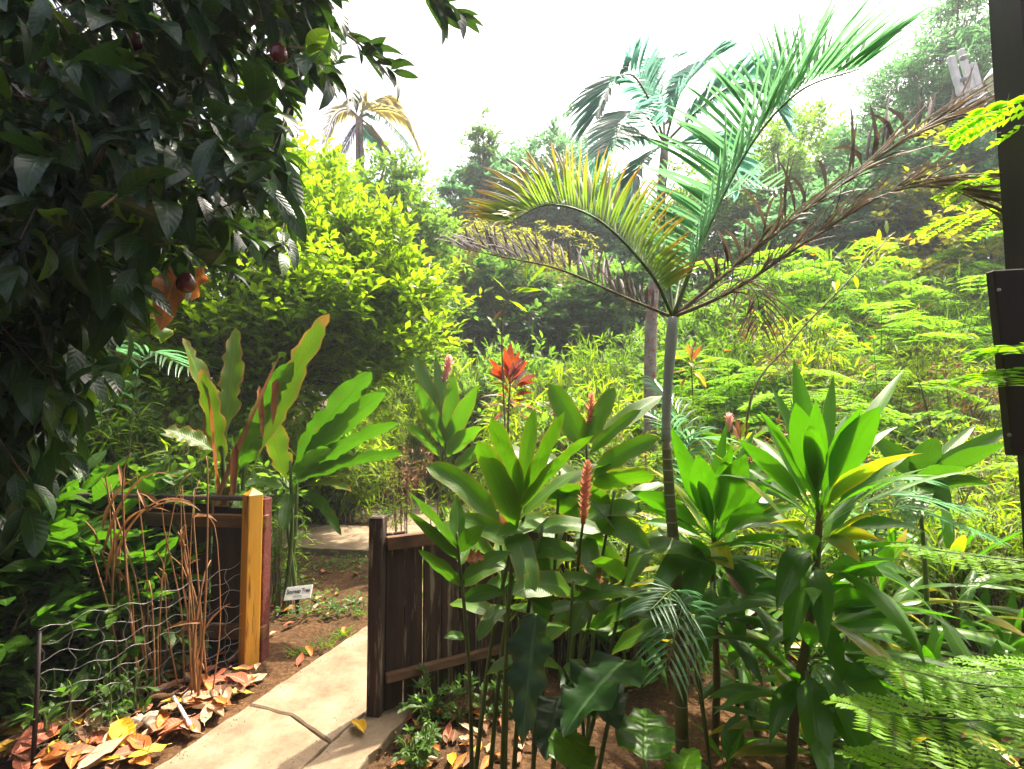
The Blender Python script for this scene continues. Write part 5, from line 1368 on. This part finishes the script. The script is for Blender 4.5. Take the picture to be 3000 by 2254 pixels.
LV = [variant_shrub(900 + i, 1.25, 26, .62, tw_, k_, lf_, LANCE, mt_, droop=dr_, ang=1.05) for i, (lf_, mt_, dr_, tw_, k_) in enumerate(((.10, 'lance_leaf', .55, 11, 9), (.15, 'lance_leaf', .8, 9, 8), (.08, 'lime_leaf', .3, 13, 10), (.19, 'lance_leaf', .9, 7, 7), (.12, 'fern_leaf', .5, 10, 9), (.14, 'lance_leaf_deep', .6, 9, 9)))]
LD = [variant_shrub(920 + i, 1.25, 22, .62, 10, 8, .13, LANCE, 'lance_leaf_deep', droop=.5, ang=1.05) for i in range(3)]
BV = [variant_shrub(940 + i, 1.2, 20, .58, 10, 7, .10, OVALS, 'tree_leaf_green', False, .8, .24) for i in range(2)]
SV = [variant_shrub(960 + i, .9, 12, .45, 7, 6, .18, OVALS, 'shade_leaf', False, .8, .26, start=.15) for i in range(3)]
FV = [variant_fern(980 + i) for i in range(3)]
DV = [variant_shrub(1970 + i, 1.2, 12, .5, 6, 5, .12, LANCE, 'dry_sheath', droop=.6, start=.35) for i in range(2)]

rng = np.random.default_rng(707)
def okspot(x, y):
    if y < 5.7: return x > .15
    if y < 9.1: return x > .25 or (x < -2.4 and y > 7.2)
    return True
labs = {'lance': ('bamboo_shrub', 'yellow green shrub of narrow bamboo-like leaves', 'narrow leaved shrubs on the bank'),
        'deep': ('bamboo_shrub', 'deep green shrub of narrow bamboo-like leaves', 'deep green narrow leaved shrubs'),
        'broad': ('leafy_shrub', 'green shrub of oval leaves', 'oval leaved shrubs'),
        'dry': ('dry_shrub', 'brown half dead shrub of thin twigs', 'dry shrubs on the bank'),
        'shade': ('shade_shrub', 'dark broad leaved shrub', 'shaded shrubs'),
        'fern': ('feathery_bush', 'lime green bush of flat feathery leaves', 'feathery bushes')}
def shrub_at(x, y, ztop, kind):
    g_ = on_ground(x, y); s = max(.35, (ztop - g_[2]) / 1.3)
    v = {'lance': LV, 'deep': LD, 'broad': BV, 'fern': FV, 'shade': SV, 'dry': DV}[kind]
    nme, lab, grp = labs[kind]
    q = 1500 + 1500 * x / y
    zone = ('under the fruit tree' if q < 480 else 'behind the heliconias' if q < 900 else 'along the path bend' if q < 1400 else 'around the red cordyline' if q < 1700 else 'around the tall palm trunk' if q < 2050 else 'behind the shorter ti plant' if q < 2300 else 'behind the tall ti plant' if q < 2650 else 'behind the brown board')
    row = 'low' if y < 4.8 else 'knee-high' if s < 1.0 and y < 6 else 'mid-height' if y < 7 else 'tall' if y < 9 else 'rearmost tall'
    lab = row + ' ' + lab + ' ' + zone
    zs = min(1.5, max(1, s / 1.3)); place(v[rng.integers(len(v))], nme, lab, 'shrub', g_, rng.uniform(0, 6.28), s / zs, grp, zs)
for y in np.arange(4.4, 11.5, .95):
    for px in np.arange(1150, 3250, 820 / y * 1.0):
        pxx = px + rng.uniform(-60, 60); yy = y + rng.uniform(-.35, .35)
        x = (pxx - 1500) / 1500 * yy
        if not okspot(x, yy): continue
        if yy < 5.2 and pxx < 1500: continue
        # skyline wanted in the picture -> real height from the distance
        top_right = np.interp(yy, [4, 6, 8, 10.5], [1330, 1100, 880, 700]); top_mid = np.interp(yy, [4, 6, 8, 10.5], [1380, 1210, 1070, 945])
        f = float(sstep(1850, 2350, pxx)); top = top_mid * (1 - f) + top_right * f + rng.normal(0, 40)
        zt = P(pxx, top, yy)[2]
        u = rng.random()
        kind = 'lance' if u < .38 else ('deep' if u < .58 else ('fern' if pxx > 2000 and u < .84 else 'broad'))
        shrub_at(x, yy, zt, kind)
# left beds behind the gate and under the fruit tree
for (px, Y, top, kind) in ((940, 8.0, 1150, 'lance'), (1120, 9.4, 1100, 'lance'), (1230, 9.3, 1130, 'lance'), (1340, 9.4, 1110, 'lance'), (1030, 8.4, 1160, 'lance'), (1430, 9.3, 1120, 'lance'), (880, 7.5, 1240, 'lance'), (1000, 7.5, 1280, 'deep'), (1060, 8.9, 1120, 'lance'), (860, 7.7, 1150, 'deep'), (740, 7.8, 1130, 'lance'), (620, 7.9, 1100, 'deep'), (1330, 10.6, 1080, 'broad'), (1100, 11, 1020, 'broad'), (1290, 11.2, 1000, 'broad'),
                           (560, 5.2, 1100, 'broad'), (450, 5.0, 1040, 'deep'), (330, 5.4, 980, 'deep'), (200, 5.0, 950, 'broad'), (60, 5.3, 900, 'broad'), (-100, 5.5, 900, 'deep'), (400, 7.2, 850, 'lance'), (180, 7.4, 800, 'lance'), (0, 7.5, 760, 'lance'), (560, 7.6, 960, 'lance'),
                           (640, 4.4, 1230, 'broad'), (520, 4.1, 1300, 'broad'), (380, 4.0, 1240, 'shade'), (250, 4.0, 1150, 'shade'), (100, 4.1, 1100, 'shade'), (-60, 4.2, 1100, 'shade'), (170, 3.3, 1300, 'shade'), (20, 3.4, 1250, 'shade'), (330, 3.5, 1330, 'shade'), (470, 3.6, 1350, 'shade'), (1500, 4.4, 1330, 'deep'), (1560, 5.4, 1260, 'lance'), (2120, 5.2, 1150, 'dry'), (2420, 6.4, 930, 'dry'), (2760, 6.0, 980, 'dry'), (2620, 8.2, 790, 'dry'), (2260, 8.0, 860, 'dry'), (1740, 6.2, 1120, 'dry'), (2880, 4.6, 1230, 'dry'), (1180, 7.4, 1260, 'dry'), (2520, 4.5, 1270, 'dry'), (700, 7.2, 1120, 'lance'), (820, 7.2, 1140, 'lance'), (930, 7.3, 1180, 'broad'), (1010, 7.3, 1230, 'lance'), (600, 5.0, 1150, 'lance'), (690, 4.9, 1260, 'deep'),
                           (1460, 3.6, 1400, 'deep'), (1600, 3.5, 1370, 'lance'), (1750, 3.6, 1350, 'deep'), (1880, 3.4, 1370, 'lance'), (2250, 3.6, 1300, 'lance'), (2480, 3.5, 1330, 'deep'), (2700, 3.7, 1280, 'lance'), (2900, 3.5, 1320, 'lance'), (3050, 3.6, 1250, 'lance')):
    shrub_at(P(px, 1200, Y)[0], Y, P(px, top, Y)[2], kind)
# thin stemmed bush right of the red end board
g_ = G(830, 1760); g_[2] = 0
place(variant_shrub(991, 1.0, 16, .2, 7, 5, .09, LANCE, 'lance_leaf_deep', stem='twig', start=.2), 'slender_bush', 'slender dark stemmed bush just right of the red end board', 'shrub', g_, 0, .85)
for (px, py, sc, lab) in ((1190, 1640, 1.0, 'sparse thin stemmed sapling before the far slabs, near the dark post'), (1300, 1640, 1.1, 'sparse thin stemmed sapling standing above the plank fence'), (1420, 1650, 1.05, 'thin stemmed sapling between plank fence and red cordyline')):
    g_ = G(px, py); g_[2] = 0
    place(variant_shrub(int(px), 1.15, 6, .3, 6, 6, .11, LANCE, 'lance_leaf', stem='twig', start=.45, droop=.4), 'thin_sapling', lab, 'sapling', g_, 0, sc)
# shaded broad leaved plants under the fruit tree, before the wire netting
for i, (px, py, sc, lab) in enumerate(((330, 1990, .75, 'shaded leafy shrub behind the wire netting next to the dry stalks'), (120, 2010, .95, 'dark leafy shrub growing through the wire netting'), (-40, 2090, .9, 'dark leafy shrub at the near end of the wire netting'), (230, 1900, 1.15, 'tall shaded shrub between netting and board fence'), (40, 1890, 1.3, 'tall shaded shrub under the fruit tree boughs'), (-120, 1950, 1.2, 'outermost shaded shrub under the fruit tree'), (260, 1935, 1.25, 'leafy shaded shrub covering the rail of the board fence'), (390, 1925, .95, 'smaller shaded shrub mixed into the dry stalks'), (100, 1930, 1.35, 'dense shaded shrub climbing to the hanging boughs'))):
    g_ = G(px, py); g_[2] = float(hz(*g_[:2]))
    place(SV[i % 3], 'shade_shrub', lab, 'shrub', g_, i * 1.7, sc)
WV = [variant_shrub(1000 + i, .28, 10, .2, 5, 6, .05, OVALS, 'ground_cover_leaf', False, .8, .07, start=.1, stem='green_stem') for i in range(2)]
for i, (px, py, sc, lab) in enumerate(((200, 2130, 1.2, 'bright low weed with small round leaves among the leaf litter'), (330, 2110, 1.0, 'small leafy weed in the litter beside the bright low weed'), (440, 1960, 1.5, 'leafy weed growing against the dry stalks'), (1240, 2220, .7, 'tiny green seedling in front of the plank fence'), (1290, 2120, .9, 'thin leafy seedling against the lower rail'), (1440, 2090, .8, 'small seedling among the ginger stems'), (110, 2040, 1.3, 'rounded weed in the shade of the netting'))):
    g_ = G(px, py); g_[2] = 0
    place(WV[i % 2], 'weed', lab, 'plant', g_, i * 1.3, sc)

# dry stalks standing against the left fence
rng = np.random.default_rng(808)
db = G(560, 1935); db[2] = 0
ds = thing('dry_stalks', 'bundle of dry tan stalks and arching sheaths between netting and board fence', 'plant', db)
for i in range(34):
    px = rng.choice([330, 400, 470, 540, 590]) + rng.normal(0, 22); Y = rng.uniform(2.78, 3.0)
    b_ = P(px, 1900, Y) * [1, 1, 0] - UP * .02; top = P(px + rng.normal(-35, 45), rng.uniform(1400, 1760), Y + rng.normal(0, .08))
    md_ = (b_ + top) / 2 + rng.normal(0, .022, 3)
    k = MB(); cp_ = spline([b_, md_, top, top + (top - md_) * .25 + rng.normal(0, .03, 3)], 9); r0 = rng.uniform(.004, .010)
    k.tube(cp_, np.linspace(r0, r0 * .35, 9), 6); so_ = k.build('stalk', M['dry_sheath'], ds)
    if rng.random() < .55:
        q_ = cp_[rng.integers(2, 7)]; e_ = q_ + np.array([rng.normal(0, .08), rng.normal(0, .05), rng.uniform(-.22, .18)])
        big_leaf(so_, q_, e_, rng.uniform(.015, .03), 'dry_sheath', rng, rng.uniform(0, .3), rng.uniform(-1, 1), 'strip', fold=.4, wave=.2, name='husk', n=6)
for (bx, by, mx, my, tx, ty) in ((300, 1640, 380, 1330, 520, 1400), (330, 1680, 400, 1420, 560, 1470), (310, 1720, 350, 1440, 500, 1500), (430, 1500, 520, 1440, 590, 1500), (300, 1560, 330, 1420, 420, 1390)):
    k = MB(); pth = bez(P(bx, by, 2.85), P(mx, my, 2.8), P(tx, ty, 2.75), 12)
    blade(k, pth, np.array([.1, 1, .3]), .028 * prof('strip', np.linspace(0, 1, 12)), .3, .1, 3, rng.random(), 3); k.build('sheath', M['dry_sheath'], ds)
# curled dead leaves caught in the branches: belong to the heliconia
px_leaves(he, [(520, 780, 3.3, 470, 970, 3.2, .16, .1, 'dry_curl', .6), (560, 880, 3.3, 600, 780, 3.3, .12, .2, 'dry_curl', .9), (470, 1010, 3.3, 455, 900, 3.3, .12, .1, 'ti_leaf_aged', .4)], rng, 'oval', 'dry_curl', wave=.35, wfreq=2, fold=.2)

# bamboo shoot and long stake
b_ = on_ground(*P(1500, 1300, 5.2)[:2]); t_ = thing('bamboo_shoot', 'thin bamboo shoot with yellowing leaves against the dark thicket', 'bamboo', b_)
stalk(t_, [b_ - UP * .03, P(1470, 1000, 5.2), P(1490, 880, 5.2), P(1545, 830, 5.2)], .010, .004, 'cane_stem', 'culm')
px_leaves(t_, [(1540, 840, 5.2, 1552, 735, 5.2, .05, .0), (1545, 835, 5.2, 1610, 770, 5.2, .045, .05), (1548, 838, 5.2, 1605, 815, 5.2, .045, .08), (1490, 860, 5.2, 1440, 810, 5.2, .045, .05), (1500, 850, 5.2, 1560, 850, 5.2, .04, .1), (1480, 880, 5.2, 1450, 870, 5.2, .035, .1), (1490, 880, 5.2, 1545, 915, 5.2, .035, .1), (1480, 900, 5.2, 1440, 950, 5.2, .035, .1, 'dry_sheath'), (1500, 860, 5.2, 1590, 850, 5.2, .035, .1)], rng, 'lance', 'lance_leaf')
b_ = on_ground(*P(2190, 1215, 3.9)[:2])
t_ = thing('bamboo_cane', 'long thin bamboo cane leaning across the shrubs', 'bamboo', b_)
k = MB(); cp = spline([b_, P(2190, 1215, 3.9), P(2320, 1000, 4.0), P(2470, 840, 4.0), P(2600, 700, 4.1)], 22); k.tube(cp, np.linspace(.011, .004, 22), 7); k.build('culm', M['cane_stem'], t_)
for i in range(6, 22, 3):
    k = MB(); k.tube([cp[i] - (cp[i] - cp[i - 1]) * .05, cp[i] + (cp[i] - cp[i - 1]) * .05], .012, 7, False); k.build('node', M['twig'], t_)
for i in (15, 17, 19, 20, 21):
    for s_ in (-1, 1):
        big_leaf(t_, cp[i], cp[i] + nrm(rng.normal(0, 1, 3) + [.4, 0, .4]) * .22, .03, 'lance_leaf', rng, .1)

# orange flowers dotted on the right bank
for i, (px, py, Y) in enumerate(((2350, 725, 7.5), (2385, 750, 7.4), (2558, 990, 5.6), (2290, 940, 6.8), (2200, 915, 6.8), (1890, 1335, 4.0), (2660, 705, 7.6), (2130, 1030, 6.2))):
    c = P(px, py, Y); b_ = on_ground(c[0], c[1])
    t_ = thing('orange_flower', 'small orange flower on a tall thin stem among the bank shrubs', 'flower', b_, 'orange flowers on the bank')
    stalk(t_, [b_, (b_ + c) / 2 + [.03, 0, 0], c], .005, .003, 'green_stem', n=6)
    k = MB(); n_ = 9; a = np.arange(n_) * 2.399
    scatter(k, tmpl_blade('oval', .5, 4, 3, .1, .1), np.repeat(c[None], n_, 0), np.stack([np.cos(a), np.sin(a) - .3, .5 + 0 * a], 1), UP, .008 * Y * rng.uniform(.8, 1.2, n_), rng=rng)
    k.build('petals', M['bright_orange'], t_)

# feathery sprays reaching in from the right edge
rng = np.random.default_rng(909)
fbp = on_ground(2.15, 1.75)
fs = thing('feathery_shrub', 'shrub with bright feathery divided leaves reaching in beside the timber pole', 'shrub', fbp)
stalk(fs, [fbp - UP * .05, fbp + [-.05, .0, .8], fbp + [.0, .05, 1.7], fbp + [-.1, .1, 2.9]], .03, .010)
for (ox, oy, mx, my, tx, ty, Y, np_, pl, ll) in ((3180, 1700, 2950, 1640, 2690, 1605, 1.7, 12, .12, .020), (3150, 2080, 2900, 2010, 2640, 1960, 1.6, 12, .16, .022), (3150, 2200, 2850, 2110, 2550, 2085, 1.55, 12, .17, .023), (3150, 2000, 2980, 1960, 2760, 1985, 1.7, 10, .13, .020), (3150, 2330, 2850, 2260, 2590, 2245, 1.5, 11, .15, .023),
                                                 (3200, 1130, 3050, 1080, 2880, 1095, 1.42, 8, .14, .026), (3150, 1020, 3030, 1010, 2930, 1020, 1.42, 7, .10, .026), (3200, 260, 3050, 290, 2890, 330, 1.45, 8, .15, .026), (3200, 450, 3050, 470, 2840, 530, 1.8, 9, .16, .022), (3150, 610, 2980, 600, 2780, 640, 2.2, 9, .18, .022)):
    ml, ms = MB(), MB()
    st_ = fbp + [0, 0, float(np.clip(P(ox, oy, Y)[2], .2, 2.8))]
    compound(ml, ms, rng, [st_, P(ox, oy, Y) * .5 + st_ * .5 + UP * .03, P(mx, my, Y), P(tx, ty, Y)], np_, pl * 1.3, 13, ll * 1.7, .40, big=True)
    fr = ms.build('frond', M['green_stem'], fs); ml.build('leaflets', M['feather_leaf'], fr, 'stuff')

# ---- ground cover beyond the gate
rng = np.random.default_rng(1010)
ml = MB()
def cover(n, xr, yr, leaf, excl=None, h=.05):
    x = rng.uniform(*xr, n); y = rng.uniform(*yr, n)
    cl_ = np.sin(x * 5.1 + 1.3 * np.sin(y * 4)) * np.sin(y * 4.7 + x) + rng.normal(0, .35, n)
    ok = cl_ > .05
    if excl is not None: ok &= excl(x, y)
    x, y = x[ok], y[ok]
    z = hz(x, y) + rng.random(len(x)) ** 2 * h
    scatter(ml, OVALS, np.stack([x, y, z], 1), rdir(rng, len(x), -.05, .7), UP + rng.normal(0, .3, (len(x), 3)), leaf * rng.uniform(.6, 1.3, len(x)), rng=rng)
offpath = lambda x, y: ~((y > 5.45) & (y < 7.3) & (x < .2)) & ~((y > 3.2) & (x > -1.25 + (y - 3.3) * .18) & (x < .3))
cover(5200, (-2.6, -.2), (3.9, 5.6), .045, offpath, .10)
cover(2600, (-4.5, -1.2), (7.0, 8.0), .06, None, .14)
cover(3000, (.3, 5.), (2.4, 4.6), .05, lambda x, y: (x > y * .35), .05)
o = ml.build('ground_cover', M['ground_cover_leaf']); o['kind'] = 'stuff'; tag(o, 'low green ground cover over the soil beyond the gate', 'ground cover')
# grass tufts at the path edge
def tuft(px, py, lab, s=1.):
    g_ = G(px, py); t_ = thing('grass_tuft', lab, 'grass', g_ * [1, 1, 0]); k = MB(); n_ = 46
    a = rng.uniform(0, 6.28, n_); bpos = g_ * [1, 1, 0] + np.stack([.04 * s * rng.normal(0, 1, n_), .04 * s * rng.normal(0, 1, n_), 0 * a - .01], 1)
    scatter(k, tmpl_diamond(.06, .4, .25), bpos, np.stack([np.cos(a) * .7, np.sin(a) * .7, .9 + 0 * a], 1), UP, .075 * s * rng.uniform(.6, 1.3, n_), rng=rng)
    k.build('blades', M['lance_leaf_deep'], t_, 'stuff')
tuft(875, 1918, 'round green grass tuft on the soil left of the slabs'); tuft(955, 1890, 'small grass tuft at the slab edge'); tuft(1000, 1860, 'grass tuft touching the path edge by the dark post'); tuft(1060, 1800, 'grass tuft at the path edge just before the gate opening', .8)

# soil crumbs
ml = MB(); n_ = 9000
x = rng.uniform(-2.8, 2.8, n_); y = rng.uniform(1.3, 4.6, n_)
ok = (hz(x, y) < .02)
x, y = x[ok], y[ok]; n_ = len(x)
oct_ = (np.array([[1, 0, 0], [-1, 0, 0], [0, 1, 0], [0, -1, 0], [0, 0, .7], [0, 0, -.7]], float), np.zeros((0, 4), int), np.array([[0, 2, 4], [2, 1, 4], [1, 3, 4], [3, 0, 4], [2, 0, 5], [1, 2, 5], [3, 1, 5], [0, 3, 5]]), np.zeros((6, 3)) + .5)
scatter(ml, oct_, np.stack([x, y, np.zeros(n_) - .002], 1), rdir(rng, n_, -.2, .2), UP, .0015 + .0045 * rng.random(n_) ** 3, rng=rng)
o = ml.build('soil_crumbs', M['crumb'], smooth=False); o['kind'] = 'stuff'; tag(o, 'crumbs of soil and grit strewn over the beds', 'soil')

ml = MB(); pts_ = []
for e0, e1, sgn_ in ((eA - ldir * .8, eA + ldir * 1.75, 1), (jA - jdir * .8, jA + jdir * 1.8, 1), (jA - jdir * .8, jA + jdir * 1.8, -1)):
    q = e0 + (e1 - e0) * rng.random((700, 1)); pts_.append(q + perp * (np.abs(rng.normal(0, .05, (700, 1))) + .012) * sgn_)
pts_ = np.concatenate(pts_); n_ = len(pts_)
scatter(ml, oct_, np.column_stack([pts_, np.full(n_, .033)]), rdir(rng, n_, -.2, .2), UP, .0008 + .003 * rng.random(n_) ** 4, rng=rng)
o = ml.build('slab_grit', M['crumb'], smooth=False); o['kind'] = 'stuff'; tag(o, 'fine grit and soil spilled along the slab edges', 'grit')

# ================================================================== LITTER
rng = np.random.default_rng(1111)
def litter_mesh(seed, mat):
    r = np.random.default_rng(seed); k = MB(); n = 8
    x = np.linspace(0, 1, n); bend = r.uniform(-.25, .3)
    path = np.stack([x - .5, .06 * np.sin(x * 3 + r.uniform(0, 6)), .04 + bend * (x - .5) ** 2 - .1 * bend], 1)
    blade(k, path, np.array([0, 1., 0]), r.uniform(.30, .46) * prof('oval', x), r.uniform(.10, .40), r.uniform(.05, .16), r.uniform(1, 2.5), r.random(), 5, r.uniform(0, 6), r.uniform(-.1, .1))
    k.tube([path[0] - [.14, 0, 0], path[0]], .008, 4)
    return k.mesh('fallen_leaf', M[mat])
LM = {c: [litter_mesh(2000 + i * 7 + j, 'litter_' + c) for i in range(6)] for j, c in enumerate(('orange', 'tan', 'red', 'yellow', 'brown'))}
LLAB = {'left': {'orange': 'dry orange leaf fallen in the litter left of the slab path', 'tan': 'pale tan dry leaf in the litter left of the slab path', 'red': 'reddish dry leaf in the litter left of the slab path', 'yellow': 'fresh yellow fallen leaf in the litter left of the slab path', 'brown': 'dark brown dry leaf in the litter left of the slab path'},
        'right': {'orange': 'dry orange leaf on the soil before the plank fence', 'tan': 'pale tan leaf on the soil before the plank fence', 'red': 'reddish dry leaf on the soil before the plank fence', 'yellow': 'yellow leaf on the soil before the plank fence', 'brown': 'dark brown leaf on the soil before the plank fence'},
        'sign': {'orange': 'orange fallen leaf on the soil around the plant sign', 'tan': 'pale tan fallen leaf around the plant sign', 'red': 'reddish fallen leaf around the plant sign', 'yellow': 'yellow fallen leaf around the plant sign', 'brown': 'brown fallen leaf around the plant sign'}}
def litter(px, py, zone, c, L=None, dz=0.):
    g_ = G(px, py); z = .004 + dz
    me = LM[c][rng.integers(6)]
    o = bpy.data.objects.new('fallen_leaf', me); COL.objects.link(o)
    o.location = (g_[0], g_[1], z + rng.random() * .012)
    o.rotation_euler = (rng.normal(0, .22), rng.normal(0, .22), rng.uniform(0, 6.28))
    o.scale = (float(L or rng.uniform(.09, .17)),) * 3
    lab = LLAB[zone][c]; Ls = o.scale[0]
    if zone == 'left':
        spot = 'against the yellow post' if px > 600 and py < 1990 else 'by the slab edge' if px > 470 else 'among the stones' if px > 330 and py > 2030 else 'under the dry stalks' if py < 2060 else 'below the bright weed' if px > 150 else 'at the netting foot'
        lab = ('large ' if Ls > .14 else 'small ' if Ls < .11 else '') + lab.replace('left of the slab path', spot)
    elif zone == 'right':
        lab = ('large ' if Ls > .09 else 'small ' if Ls < .07 else '') + lab + (' beside the dark post' if px < 1250 else ' among the ginger stems' if px < 1450 else ' by the elephant ears')
    tag(o, lab, 'leaf', {'left': 'litter beside the path', 'right': 'litter before the plank fence', 'sign': 'litter round the sign'}[zone])
cols = ['orange', 'tan', 'red', 'yellow', 'brown']
lpoly = np.array([(-60, 2260), (-60, 2120), (150, 2090), (320, 2020), (470, 1950), (690, 1920), (760, 1960), (820, 1975), (700, 2050), (600, 2130), (540, 2190), (450, 2262)], float)
cnt = 0
while cnt < 215:
    q = np.array([[rng.uniform(-60, 820), rng.uniform(1915, 2262)]])
    if not inpoly(q, lpoly)[0]: continue
    if q[0, 1] < 2000 and rng.random() < .35: continue
    litter(q[0, 0], q[0, 1], 'left', rng.choice(cols, p=[.27, .30, .19, .07, .17]), dz=.02 * rng.random()); cnt += 1
for (px, py, c, L) in ((540, 1972, 'orange', .19), (590, 2010, 'orange', .18), (640, 2020, 'red', .16), (690, 2015, 'red', .15), (490, 2045, 'tan', .18), (500, 2105, 'tan', .16), (600, 2065, 'tan', .15), (640, 2085, 'orange', .15), (370, 2180, 'yellow', .21), (430, 2230, 'yellow', .17), (400, 2210, 'orange', .2), (600, 2120, 'tan', .14), (560, 2160, 'orange', .08), (100, 2200, 'red', .2), (300, 2240, 'tan', .2)):
    litter(px, py, 'left', c, L, .03)
for i in range(64):
    px, py = rng.uniform(1110, 1620), rng.uniform(2080, 2258)
    litter(px, py, 'right', rng.choice(cols, p=[.25, .2, .25, .05, .25]), rng.uniform(.05, .11))
litter(1045, 2160, 'right', 'yellow', .13, .034)
for (px, py, c, L) in ((845, 1788, 'orange', .15), (850, 1832, 'red', .12), (970, 1806, 'tan', .1), (1040, 1683, 'red', .13), (950, 1680, 'red', .12), (900, 1695, 'red', .1), (1010, 1853, 'orange', .08), (905, 1910, 'orange', .1), (880, 1940, 'red', .1), (930, 1760, 'tan', .12), (925, 1785, 'tan', .1), (820, 1720, 'red', .12), (840, 1700, 'tan', .12), (860, 1760, 'red', .09), (800, 1860, 'tan', .06), (990, 1740, 'orange', .08), (1060, 1760, 'tan', .08), (790, 1780, 'red', .1)):
    litter(px, py, 'sign', c, L)

# stones and a broken white pipe
def stone(px, py, r_, lab, seed):
    rr = np.random.default_rng(seed); g_ = G(px, py); k = MB()
    n, m_ = 9, 12; th = np.linspace(0.01, math.pi - .01, n); ph = np.linspace(0, 2 * math.pi, m_, endpoint=False)
    f = lambda a, b: 1 + .16 * math.sin(2 * b + seed) + .12 * math.sin(3 * a + b + seed * 2) + .10 * math.sin(a * 5 - 2 * b)
    V = np.array([[[r_ * 1.2 * f(a, b) * math.sin(a) * math.cos(b), r_ * f(a, b) * math.sin(a) * math.sin(b), r_ * .8 * f(a, b) * math.cos(a)] for b in ph] for a in th]).reshape(-1, 3) @ rotz(seed).T
    i = np.arange(n - 1)[:, None] * m_; j = np.arange(m_)[None]; j2 = (j + 1) % m_
    k.add(V + g_ + [0, 0, r_ * .5], np.stack([i + j, i + m_ + j, i + m_ + j2, i + j2], -1).reshape(-1, 4))
    o = k.build('stone', M['stone'], origin=g_); tag(o, lab, 'stone', 'stones in the litter')
for i, (px, py, r_, lab) in enumerate(((400, 2128, .036, 'rounded tan stone at the end of a row of three'), (440, 2122, .040, 'largest rounded stone in the middle of a row of three'), (470, 2135, .030, 'small blocky stone in a row of three beside the pipe'), (556, 2056, .036, 'squarish pink tan stone among the red leaves'), (634, 2044, .028, 'smooth pale stone near the slab corner'), (472, 2105, .026, 'grey green pebble above the row of stones'))):
    stone(px, py, r_, lab, i + 1)
pa_, pb2 = G(508, 2068), G(556, 2150)
pp = thing('pipe_piece', 'short broken white pipe lying in the leaf litter', 'pipe', pa_)
for (t0, t1) in ((0, .28), (.36, 1.0)):
    k = MB(); k.tube([pa_ + (pb2 - pa_) * t0 + UP * .045, pa_ + (pb2 - pa_) * t1 + UP * .04], .0085, 10); k.build('pipe_length', M['white_plastic'], pp)
# green pot rims standing behind the ginger on the far path
for i, (px, py, lab) in enumerate(((1315, 1420, 'small green plastic pot on the far path beside the shrubs'), (1350, 1405, 'second green plastic pot just behind the first'))):
    g_ = G(px, py + 55); t_ = thing('plant_pot', lab, 'pot', g_ * [1, 1, 0] + [0, 0, .03]); c_ = g_ * [1, 1, 0] + [0, 0, .03]
    k = MB(); lathe(k, c_, [(.01, .0), (.075, 0), (.10, .2), (.11, .2), (.11, .23), (.095, .23), (.09, .16), (.005, .16)], 14); k.build('pot_wall', M['green_plastic'], t_)

# ================================================================== HAZE
hzb = MB(); hzb.box((0, 45, 10.2), (410, 410, 26), None)
m, t, out = nodes('haze_air')
pv = N(t, 'ShaderNodeVolumePrincipled')
pv.inputs['Density'].default_value = 0.0024
pv.inputs['Color'].default_value = (.86, .93, 1.0, 1)
pv.inputs['Anisotropy'].default_value = .25
t.links.new(pv.outputs[0], out.inputs['Volume'])
HAZE = True
if HAZE:
    ho = hzb.build('haze', m, smooth=False); ho['kind'] = 'stuff'; tag(ho, 'pale humid haze filling the garden air', 'haze')
